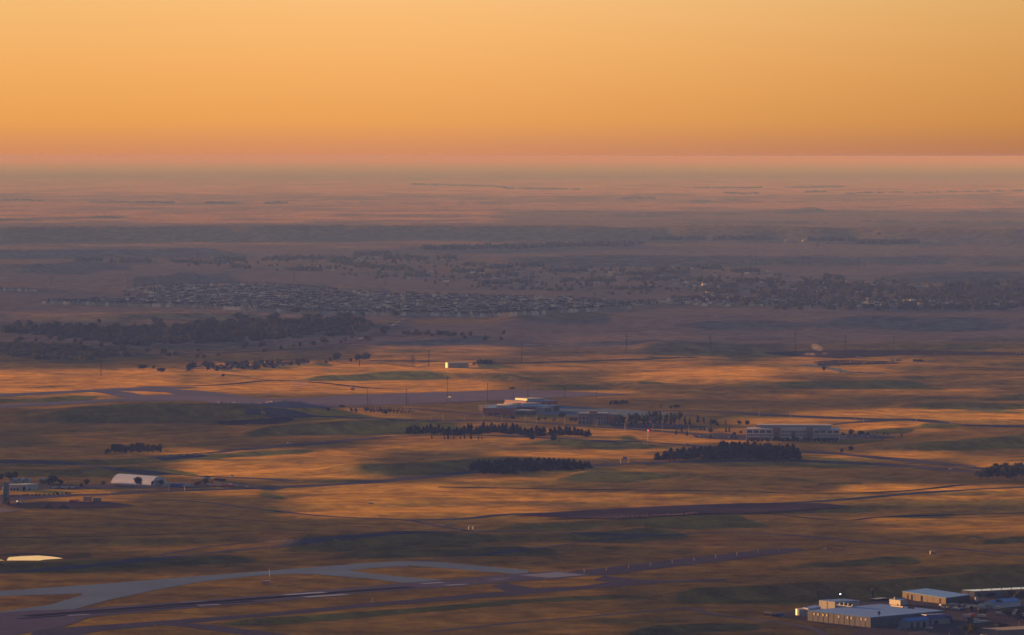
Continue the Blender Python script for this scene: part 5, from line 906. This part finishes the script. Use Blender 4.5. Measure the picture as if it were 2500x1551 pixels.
for x, y, h_ in [(902, 993, 20), (997, 991, 17), (1129, 986, 22), (1253, 975, 17), (1247, 976, 8), (1365, 966, 10), (1475, 970, 8)]: pole("apron_lamp", x, y, h_, .2, M_DKMET, 'short dark lamp post between the tall masts of the far apron', 'short lamp posts on the apron', 'lamp post', 0, 1, 'arm')
for x, a, b in [(989.5, 1015, 1026), (1052, 1016, 1028), (1081, 1012, 1028), (1135, 1013, 1028), (1181, 1010, 1024), (1225, 1015, 1030), (1282.5, 1014, 1029), (1310, 1015, 1034), (1370.5, 1018, 1031), (1379, 1023, 1039), (1450, 1025, 1040), (1457, 1026, 1044), (1525, 1033, 1050), (1528, 1035, 1052), (1594.5, 1037, 1053), (1617, 1039, 1056), (1682, 1040, 1057), (1727, 1042, 1056),
                (1854, 1003, 1017), (1931, 1002, 1018), (2008, 1005, 1017), (2087, 1009, 1023), (2166, 1008, 1023), (2109, 1018, 1035), (2238, 1014, 1030), (2323, 1023, 1036), (2419, 1028, 1041), (2033, 1031, 1040)]:
    pole("street_lamp", x, b, b - a, .30, M_WOODP, 'pale street lamp in the row along the campus road', 'pale street lamps along the campus road', 'street lamp', 0, 1, 'arm')
for i, (x, a, b) in enumerate([(1372, 1396, 1399), (1427, 1391, 1400), (1481, 1388, 1395.5), (1535.5, 1381.5, 1390), (1589, 1375.5, 1383.5), (1642, 1369, 1377), (1695.6, 1363, 1371), (1748, 1355, 1364.5), (1800, 1350.5, 1358.7), (1852.5, 1344, 1352), (1903, 1341, 1347)]):
    p = place(x, b); h_ = (b - a) * mpx(p); o = empty("approach_light", p, .7, 'pale approach light stand in the evenly spaced row beyond the runway end', 'approach light', 'approach lights beyond the runway')
    MB().cyl(0, 0, -.3, h_, .26, .22, 8).build('post', M_WOODP, o); MB().box(-1.0, 1.0, -.1, .1, h_, h_ + .18).build('light_bar', M_WOODP, o)
o = pole("floodlight_pole", 2053, 1474, 21, .12, M_DKMET, 'thin pole with a brilliant white-green lamp behind the warehouse', None, 'lamp post', 0, 1, 'lit'); o = pole("floodlight_pole", 2201, 1480, 11, .12, M_DKMET, 'short pole with a bright lamp by the white plant room', None, 'lamp post', 0, 1, 'lit')
o = pole("antenna_mast", 2148, 1541, 47, .22, M_DKMET, 'dark antenna mast in front of the largest warehouse corner', None, 'mast'); hh = 47 * mpx(o.location)
for i in range(6): a = i * 1.047; MB().box(-.14, .14, -.08, .08, -1.0, 1.0).build('antenna_panel', M_DKMET, o).matrix_local = Matrix.Translation((math.cos(a) * .75, math.sin(a) * .75, hh - 1.1)) @ Matrix.Rotation(a + 1.57, 4, 'Z')
MB().cyl(0, 0, hh - 1.9, hh - 1.75, .8, n=12).build('antenna_platform', M_DKMET, o)
o = empty("fan_sculpture", place(2197, 1540), 0, 'white frame of rods fanning out like a crown beside the blue-roof shed', 'sculpture')
for i in range(7): a = math.pi * (.14 + .72 * i / 6); MB().bar((0, 0, .2), (math.cos(a) * 1.8, 0, .4 + math.sin(a) * 2.1), .09).build('rod', M_WHITE, o)
for i, (x, y) in enumerate([(2320, 1555), (2490, 1532), (2362, 1528), (2350, 1522)]): pole("yard_lamp", x, y, [13, 18, 24, 12][i], .12, M_WOODP if i < 3 else M_WHITE, ['pale lamp post near the bottom of the lower yard', 'pale lamp post at the right edge of the yard', 'reddish tall lamp post in the middle of the lower yard', 'white post with a square sign in the lower yard'][i], None, 'lamp post', 0, 1, 'arm')
o = pole("beacon_pole", 1582.5, 1079, 26, .3, M_GREY, 'grey pole with a small red beacon above the orange field', None, 'beacon'); MB().cyl(0, 0, 26 * mpx(o.location), 26 * mpx(o.location) + 1.2, .7, n=10).build('beacon_lamp', L_RED, o)
# blue gantry sign
p = place(1516, 1133); o = empty("highway_sign", p, 0, 'blue highway sign on two pale posts beside the highway right of the low grove', 'road sign'); k = mpx(p)
for x in (0, 19.5 * k): MB().cyl(x, 0, -1, 12 * k, .22).build('post', M_CREAM, o)
MB().box(0, 19.5 * k, -.1, .1, 12 * k, 12 * k + .25).build('beam', M_METAL, o); MB().box(4.5 * k, 14.5 * k, -.25, -.1, 11 * k, 17 * k).build('sign_panel', M_SIGNB, o)
for x, y, lb in [(411, 1199, 'orange-lit sign post, left one of a pair by the highway'), (450, 1199, 'white bent sign post, right one of a pair by the highway')]: o = pole("sign_post", x, y, 12, .26, M_WOODP if x < 420 else M_CREAM, lb, None, 'post'); MB().bar((0, 0, 4.2), (-1.6 if x > 420 else .8, 0, 5.0), .2).build('bracket', M_CREAM, o)
o = empty("blue_sign", place(566, 1166), 0, 'small blue sign standing alone in the lit field above the highway', 'sign'); MB().cyl(0, 0, -.5, 2.4, .1).build('post', M_METAL, o); MB().box(-1, 1, -.1, .1, 1, 2.4).build('sign_panel', M_SIGNB, o)
pole("streetlight", 268, 1213, 10, .13, M_GREY, 'thin grey street light at the highway left of the silver car', None, 'street lamp', 0, 1, 'arm'); pole("utility_pole", 142, 1221, 14, .15, M_DKMET, 'dark utility pole behind the gravel yard', None, 'pole', 1, 1); pole("utility_pole", 1138, 1155, 17, .12, M_DKMET, 'thin utility pole at the left tip of the low grove', None, 'pole', 1, .8)
# airfield shelters, markers, wind cone
def checks(px, py, wpx, hpx, label):
    p = place(px, py); k = mpx(p); W, Hh = wpx * k, hpx * k; o = empty("checkered_hut", p, -.12, label, 'hut'); n = 5; r_ = 3
    MB().box(-W / 2, W / 2, 0, W * .7, -.3, Hh).build('wall', M_WHITE, o); MB().box(-W / 2 - .1, W / 2 + .1, -.1, W * .7 + .1, Hh, Hh + .15).build('roof', M_WHITE, o); m = MB()
    for i in range(n):
        for j in range(r_):
            if (i + j) % 2 == 0: m.box(-W / 2 + W * i / n, -W / 2 + W * (i + 1) / n, -.06, -.003, Hh * j / r_, Hh * (j + 1) / r_)
    m.build('red_check_pattern', M_RED, o); return o
checks(648, 1430, 17, 10, 'small red and white checkered hut on the grass beside the near taxiway'); checks(860, 953, 9, 6, 'tiny red and white checkered hut beside the far taxiway')
for x, y, h_, lb in [(657, 1410, 19, 'red and white striped mast behind the near checkered hut'), (856, 950, 13, 'thin red mast beside the tiny far checkered hut')]:
    p = place(x, y); H_ = h_ * mpx(p); o = empty("striped_mast", p, 0, lb, 'mast')
    for i in range(5): MB().cyl(0, 0, H_ * i / 5 - (.5 if i == 0 else 0), H_ * (i + 1) / 5, .16, n=8).build('mast_segment', M_RED if i % 2 == 0 else M_WHITE, o)
p = place(713, 945); k = mpx(p); o = empty("antenna_array", p, 0, 'pink and white lattice antenna array on red frames beside the far taxiway', 'antenna array'); W = 39 * k; Hh = 15 * k; M_PNK = plain('faded_red_frame', (.42, .17, .17))
for i in range(9): MB().cyl(W * i / 8, 0, -.5, Hh, .14, n=6).build('upright', M_PNK, o)
for j in range(3):
    z = Hh * (j + .55) / 3; MB().box(0, W, -.1, .1, z - .7, z - .5).build('rail', M_PNK, o); m = MB(); n = 22
    for i in range(n): m.bar((W * i / n, -.15, z - .45 if i % 2 else z + .5), (W * (i + 1) / n, -.15, z + .5 if i % 2 else z - .45), .17, 4)
    m.build('zigzag_antenna', plain('pale_pink_rods', (.55, .42, .44)), o)
p = place(909, 1472); o = empty("wind_cone", p, 0, 'orange wind cone on a small base between runway and taxiway', 'wind cone'); MB().cyl(0, 0, -.3, 1.4, .08).build('pole', M_METAL, o); MB().bar((0, 0, 1.5), (.2, 0, 2.6), .42, 10).build('cone', M_ORNG, o); MB().box(-1.6, 1.2, -.5, .5, -.1, .25).build('base', M_METAL, o)
for i, (x, y) in enumerate([(657 - 24, 1394.5), (889, 1375), (37, 1441), (776, 1405.5), (1000, 1385.5), (1003, 1407), (949, 1428), (753, 1445), (1255, 1388), (263, 1473.5), (1333, 1418), (1453, 1426), (1613, 1420), (377, 1531), (1073, 1439), (1326, 1437), (270, 1474), (1555, 1413)]):
    o = empty("airfield_sign", place(x, y), 0, 'small yellow airfield guidance sign at the pavement edge', 'airfield sign', 'yellow airfield signs'); MB().box(-.8, .8, -.12, .12, .25, 1.15).build('panel', M_YELL if i % 4 else M_ORNG, o)
    for x_ in (-.5, .5): MB().cyl(x_, 0, -.2, .25, .06).build('leg', M_DKMET, o)
# fuel tanks and sheds in the middle field
for i, (x, h_, lb) in enumerate([(1145, 8, 'left orange-lit tank of three in the middle field'), (1149.5, 9, 'middle orange-lit tank of three in the middle field'), (1156, 8, 'right orange-lit tank of three in the middle field')]):
    o = empty("storage_tank", place(x, 1294), 0, lb, 'tank'); MB().cyl(0, 0, -.3, h_ * .33, .65, n=16).build('shell', M_CREAM, o); MB().cyl(0, 0, h_ * .33, h_ * .33 + .4, .66, .1, 16).build('dome', M_METAL, o)
for x, w_, lb in [(1089, 5, 'small white flatbed load left of the tanks'), (1101, 8, 'long white low shed left of the tanks')]: o = empty("low_shed", place(x, 1283), 0, lb, 'shed'); MB().box(-w_ / 4, w_ / 4, 0, 2, -.2, .9).build('wall', M_WHITE, o); MB().box(-w_ / 4 - .1, w_ / 4 + .1, -.1, 2.1, .9, 1.05).build('roof', M_ROOFW, o)
o = empty("service_cart", place(1122, 1296), 0, 'small grey service cart with an orange beacon on the field track', 'cart'); MB().box(-1.2, 1.2, -.6, .6, .4, 1.1).build('body', M_METAL, o); MB().cyl(.3, 0, 1.1, 1.9, .15).build('beacon', M_ORNG, o); [obj('wheel', CARS[0][2], o, (x_, y_, .3)) for x_ in (-.8, .8) for y_ in (-.6, .6)]
o = empty("brick_hut", place(2279, 1355), 0, 'small square pale hut alone in the brown field at right', 'hut'); MB().box(-1.9, 1.9, 0, 3, -.3, 2.3).build('wall', M_TAN, o); MB().box(-2, 2, -.1, 3.1, 2.3, 2.5).build('roof', M_WHITE, o)
o = empty("white_marker", place(2017, 1342), 0, 'small orange cone-shaped marker on the field left of the pale hut', 'marker'); MB().cyl(0, 0, -.2, 1.2, .5, .1, 8).build('cone', M_ORNG, o); MB().box(-3, -1, -.5, .5, -.1, .2).build('base', M_METAL, o)
# light aircraft on the apron
o = empty("light_aircraft", place(1099, 974), .3, 'small bluish high-wing aircraft parked on the far apron', 'aircraft')
MB().bar((-3.4, 0, 1.6), (2.6, 0, 1.4), .62, 10).build('fuselage', M_WHITE, o); MB().box(-.6, .9, -6, 6, 2.2, 2.4).build('wing', plain('aircraft_blue', (.2, .35, .4)), o); MB().box(-3.8, -2.9, -2, 2, 1.8, 1.95).build('tailplane', M_WHITE, o); MB().side([(-3.9, 1.7), (-2.8, 1.7), (-3.4, 3.3), (-3.9, 3.3)], -.08, .08).build('fin', M_WHITE, o)
for x, y in ((1.8, 0), (-.3, -1.1), (-.3, 1.1)): MB().bar((x, y, .3), (x, y * .3, 1.3), .07).cyl(x, y, .0, .3, .25).build('landing_gear', M_DKMET, o)
for x, y, lb in [(1248, 951, 'dark service truck at the back edge of the far apron'), (832, 995, 'tiny dark tug on the near edge of the far apron')]: trailer("service_truck", x, y, 4.5, 2.6, 2.2, .1, M_DKMET, lb, M_DKMET, cat='truck')
# earthworks at right
for i, (x, y, lb) in enumerate([(2193, 882, 'white truck with a red cab at the earthworks'), (2180, 883, 'low white machine left of the red-cab truck'), (2234, 883, 'dark truck right of the red-cab truck'), (2246, 883, 'second dark truck at the right of the earthworks'), (2096, 876, 'pale truck at the near edge of the dark cutting'), (2110, 890, 'yellowish loader left of the earthworks track'), (2065, 888, 'orange digger beside the earthworks track')]): trailer("site_truck", x, y, 6, 3.2, 2.6, rng.uniform(-.4, 0), [M_WHITE, M_WHITE, M_DKMET, M_DKMET, M_CREAM, M_YELL, M_ORNG][i], lb, [M_RED, None, M_DKMET, M_DKMET, M_WHITE, None, None][i], cat='truck')
for x in (2188, 2229, 2263): pole("site_mast", x, 885, 13, .25, M_WOODP, 'thin pale mast standing over the earthworks trucks', 'pale masts at the earthworks', 'mast')
for i, (x, y) in enumerate([(2022, 897), (2024, 902), (2050, 890), (2050, 896), (2052, 903), (2055, 911)]): car("car", x, y, -.1, 1, 'white car in the short queue on the earthworks track', 'queue on the earthworks track', i == 1)
# dust
q = NT('dust'); pv = q.n('VolumePrincipled'); pv.inputs['Color'].default_value = (.95, .9, .85, 1); pv.inputs['Density'].default_value = .016; q.l(pv.outputs[0], q.out.inputs['Volume'])
def puff(pts, label):
    bm = bmesh.new()
    for (x, y, dz, r0) in pts:
        p = place(x, y); mt = Matrix.Translation(p + Vector((0, 0, dz))) @ Matrix.Diagonal((r0 * 1.5, r0, r0 * .7, 1)); bmesh.ops.create_icosphere(bm, subdivisions=2, radius=1, matrix=mt)
    for v in bm.verts: v.co += Vector((rng.gauss(0, .5), rng.gauss(0, .5), rng.gauss(0, .4)))
    m_ = bpy.data.meshes.new("dust_cloud"); bm.to_mesh(m_); bm.free(); m_.materials.append(q.m); o = bpy.data.objects.new("dust_cloud", m_); col.objects.link(o); tag(o, label, 'dust', kind='stuff')
puff([(1996, 861, 7, 6), (1991, 861, 9.5, 5), (1989, 861, 12, 3.2), (2001, 861, 5, 4)], 'pale orange puff of dust rising over the dark cutting'); puff([(1972, 868, 2, 3), (1984, 869, 2.4, 3.4), (2014, 868, 3, 2.6)], 'faint low dust drifting along the dark cutting')

# ---------------------------------------------------------------- more trees: campus, left edge, yard
for x, y in scatter([(1500, 1040), (1560, 1030), (1660, 1026), (1668, 1038), (1560, 1046)], 28, 9, 3.5): tree(rng.choice(['broad', 'poplar', 'broad']), x, y, rng.uniform(16, 25), 'leafy tree in the dense campus clump right of the grey office', 'trees of the campus clump')
for x, y, h_, kd in [(1372, 1027, 17, 'broad'), (1673, 1041, 21, 'poplar'), (1684, 1040, 15, 'pine'), (1704, 1035, 18, 'pine'), (1719, 1036, 15, 'poplar'), (1735, 1042, 16, 'poplar'), (1742, 1041, 14, 'broad'), (1752, 1041, 8, 'bush'), (1772, 1041, 13, 'poplar'), (1806, 1040, 12, 'broad'), (1825, 1042, 13, 'broad'), (1651, 1063, 13, 'pine'), (1665, 1057, 11, 'pine'), (1678, 1066, 12, 'pine'),
                  (1710, 1052, 8, 'pine'), (1720, 1053, 9, 'pine'), (1736, 1060, 13, 'broad'), (1773, 1057, 11, 'pine'), (1781, 1056, 11, 'pine'), (1793, 1066, 9, 'broad'), (1736, 1071, 9, 'bush'), (1787, 1072, 9, 'pine'), (1796, 1072, 7, 'bush'), (1810, 1060, 7, 'bush'), (1251, 1024, 8, 'bush'), (1315, 1030, 9, 'broad'), (1332, 1029, 9, 'broad'), (1353, 1028, 7, 'bush'), (1395, 1033, 12, 'broad'), (1405, 1034, 13, 'broad'), (1640, 999, 8, 'bush'), (1650, 1000, 11, 'broad'), (1657, 999, 10, 'broad'), (1615, 996, 6, 'bush')]:
    tree(kd, x, y, h_, 'scattered planted tree on the campus lawns between the two offices' if x > 1500 else 'small tree on the lawn in front of the brick complex', 'trees of the campus lawns' if x > 1500 else 'trees before the brick complex')
for x, y in scatter([(1485, 985), (1540, 983), (1530, 989), (1490, 990)], 12, 6, 2): tree('bush', x, y, rng.uniform(6, 9), 'yellow-green bush in the row behind the campus car park', 'bushes behind the campus car park')
for i in range(26): tree('bush' if i % 3 else 'poplar', 1830 + i * 8.4 + rng.uniform(-2, 2), 1079 + rng.uniform(-1, 1.5), rng.uniform(6, 10), 'low shrub planted along the foot of the long office', 'shrubs along the long office')
for x, h_ in [(2060, 9), (2080, 15), (2098, 12), (2105, 12), (2120, 9), (2160, 10), (2168, 7)]: tree('broad', x, 1066, h_, 'small tree among the cars right of the long office', 'trees in the office car park')
for x, y, h_, w_, lb in [(22, 1178, 23, 26, 'large dark tree at the left edge behind the pale sheds'), (36, 1175, 20, 22, 'dark rounded tree right of the large edge tree'), (2, 1176, 16, 16, 'dark tree cut by the left edge'), (128, 1188, 24, 26, 'large dark tree left of the parked cars'), (116, 1188, 15, 18, 'lower dark tree joined to the large one'), (147, 1187, 15, 14, 'small round dark tree left of the parked cars'), (102, 1186, 12, 16, 'dull bush behind the blue grey annex'),
                      (209, 1190, 17, 19, 'round dark tree between the parked cars and hangar'), (198, 1190, 9, 10, 'small tree touching the round dark tree'), (252, 1188, 11, 12, 'dark bush just left of the fabric hangar'), (335, 1190, 22, 21, 'prominent dark tree standing in front of the fabric hangar'), (371, 1188, 11, 10, 'small dark tree at the right foot of the hangar'), (391, 1189, 15, 15, 'olive tree between the hangar and cabins'),
                      (500, 1187, 15, 17, 'dark tree left of the truck yard'), (514, 1189, 10, 9, 'small dark tree in the truck yard'), (482, 1186, 9, 22, 'wide dark bush in front of the grey canopy'), (505, 1176, 11, 20, 'dark tree behind the truck yard'), (540, 1176, 7, 34, 'low wide hedge tree behind the truck yard')]:
    tree('broad' if h_ > 10 else 'bush', x, y, h_, lb, None, w_)
for i in range(15): tree('bush', 24 + i * 10.4 + rng.uniform(-2, 2), 1215 - i * .5, rng.uniform(3.5, 6.5), 'tiny round shrub in the line below the white warehouse', 'shrub line below the white warehouse')
for x, y, h_, w_, lb in [(X_, Y_, h_ * 1.35, w_ * 1.3, l_) for X_, Y_, h_, w_, l_ in [(2362, 1552, 18, 26, 'big dark tree at the bottom of the lower yard'), (2378, 1556, 19, 24, 'second big dark tree at the bottom of the lower yard'), (2420, 1552, 15, 40, 'broad dark tree left of the beige building'), (2445, 1548, 17, 30, 'dark tree just above the beige building'), (2440, 1487, 14, 17, 'round dark tree in front of the long white shed'), (2472, 1451, 9, 10, 'small dark tree against the golden roof'), (2472, 1470, 19, 22, 'tall dark tree left of the right edge shed'),
                      (2492, 1475, 20, 26, 'large dark tree at the right edge behind the blue-roof shed'), (2460, 1511, 17, 20, 'dark tree between the campers'), (2490, 1520, 20, 20, 'dark pointed tree at the right edge of the yard'), (2405, 1505, 11, 24, 'low dark tree in the yard centre'), (2372, 1496, 9, 13, 'small green tree among the parked cars'), (2371, 1524, 9, 14, 'round bush on the lower yard island'), (2393, 1462, 8, 10, 'bush before the long warehouse'), (2424, 1461, 8, 20, 'low trees along the long warehouse')]]:
    tree('pine' if 'pointed' in lb else 'broad', x, y, h_, lb, None, w_)
# chain link fence of the lower yard
A, Bf = place(2222, 1552), place(2375, 1533); n = 24; o = empty("yard_fence", A, 0, 'pale chain link fence running across the front of the lower yard', 'fence'); d = Bf - A
for i in range(n + 1): q_ = d * (i / n); obj('fence_post', bpy.data.meshes.get('fence_post_mesh') or MB().cyl(0, 0, -.3, 1.5, .07, n=6).mesh('fence_post_mesh', M_METAL), o, (q_.x, q_.y, gz(A.x + q_.x, A.y + q_.y) - A.z))
m = MB(); [m.bar((0, 0, z), (d.x, d.y, z + d.z), .05, 4) for z in (.8, 1.4)]; m.build('rail', M_METAL, o)

# ---------------------------------------------------------------- tell members of large groups apart by where they stand in their group
by = {}
for o in list(col.objects):
    if o.parent is None and 'label' in o.keys() and 'group' in o.keys(): by.setdefault((o['group'], o['label']), []).append(o)
for (g, lb), L_ in by.items():
    if len(L_) < 4 or len(lb.split()) > 13: continue
    L_.sort(key=lambda o: o.location.x / o.location.y); n = len(L_)
    Z = ['leftmost', 'left', 'middle', 'right', 'rightmost'] if n >= 10 else ['left', 'middle', 'right']
    for i, o in enumerate(L_):
        z = Z[min(len(Z) - 1, i * len(Z) // n)]; near = ''
        if n >= 20:
            d_ = sorted(q_.location.y for q_ in L_); near = 'near ' if o.location.y < d_[n // 2] else 'far '
        o['label'] = lb + ', ' + near + z + ' part'
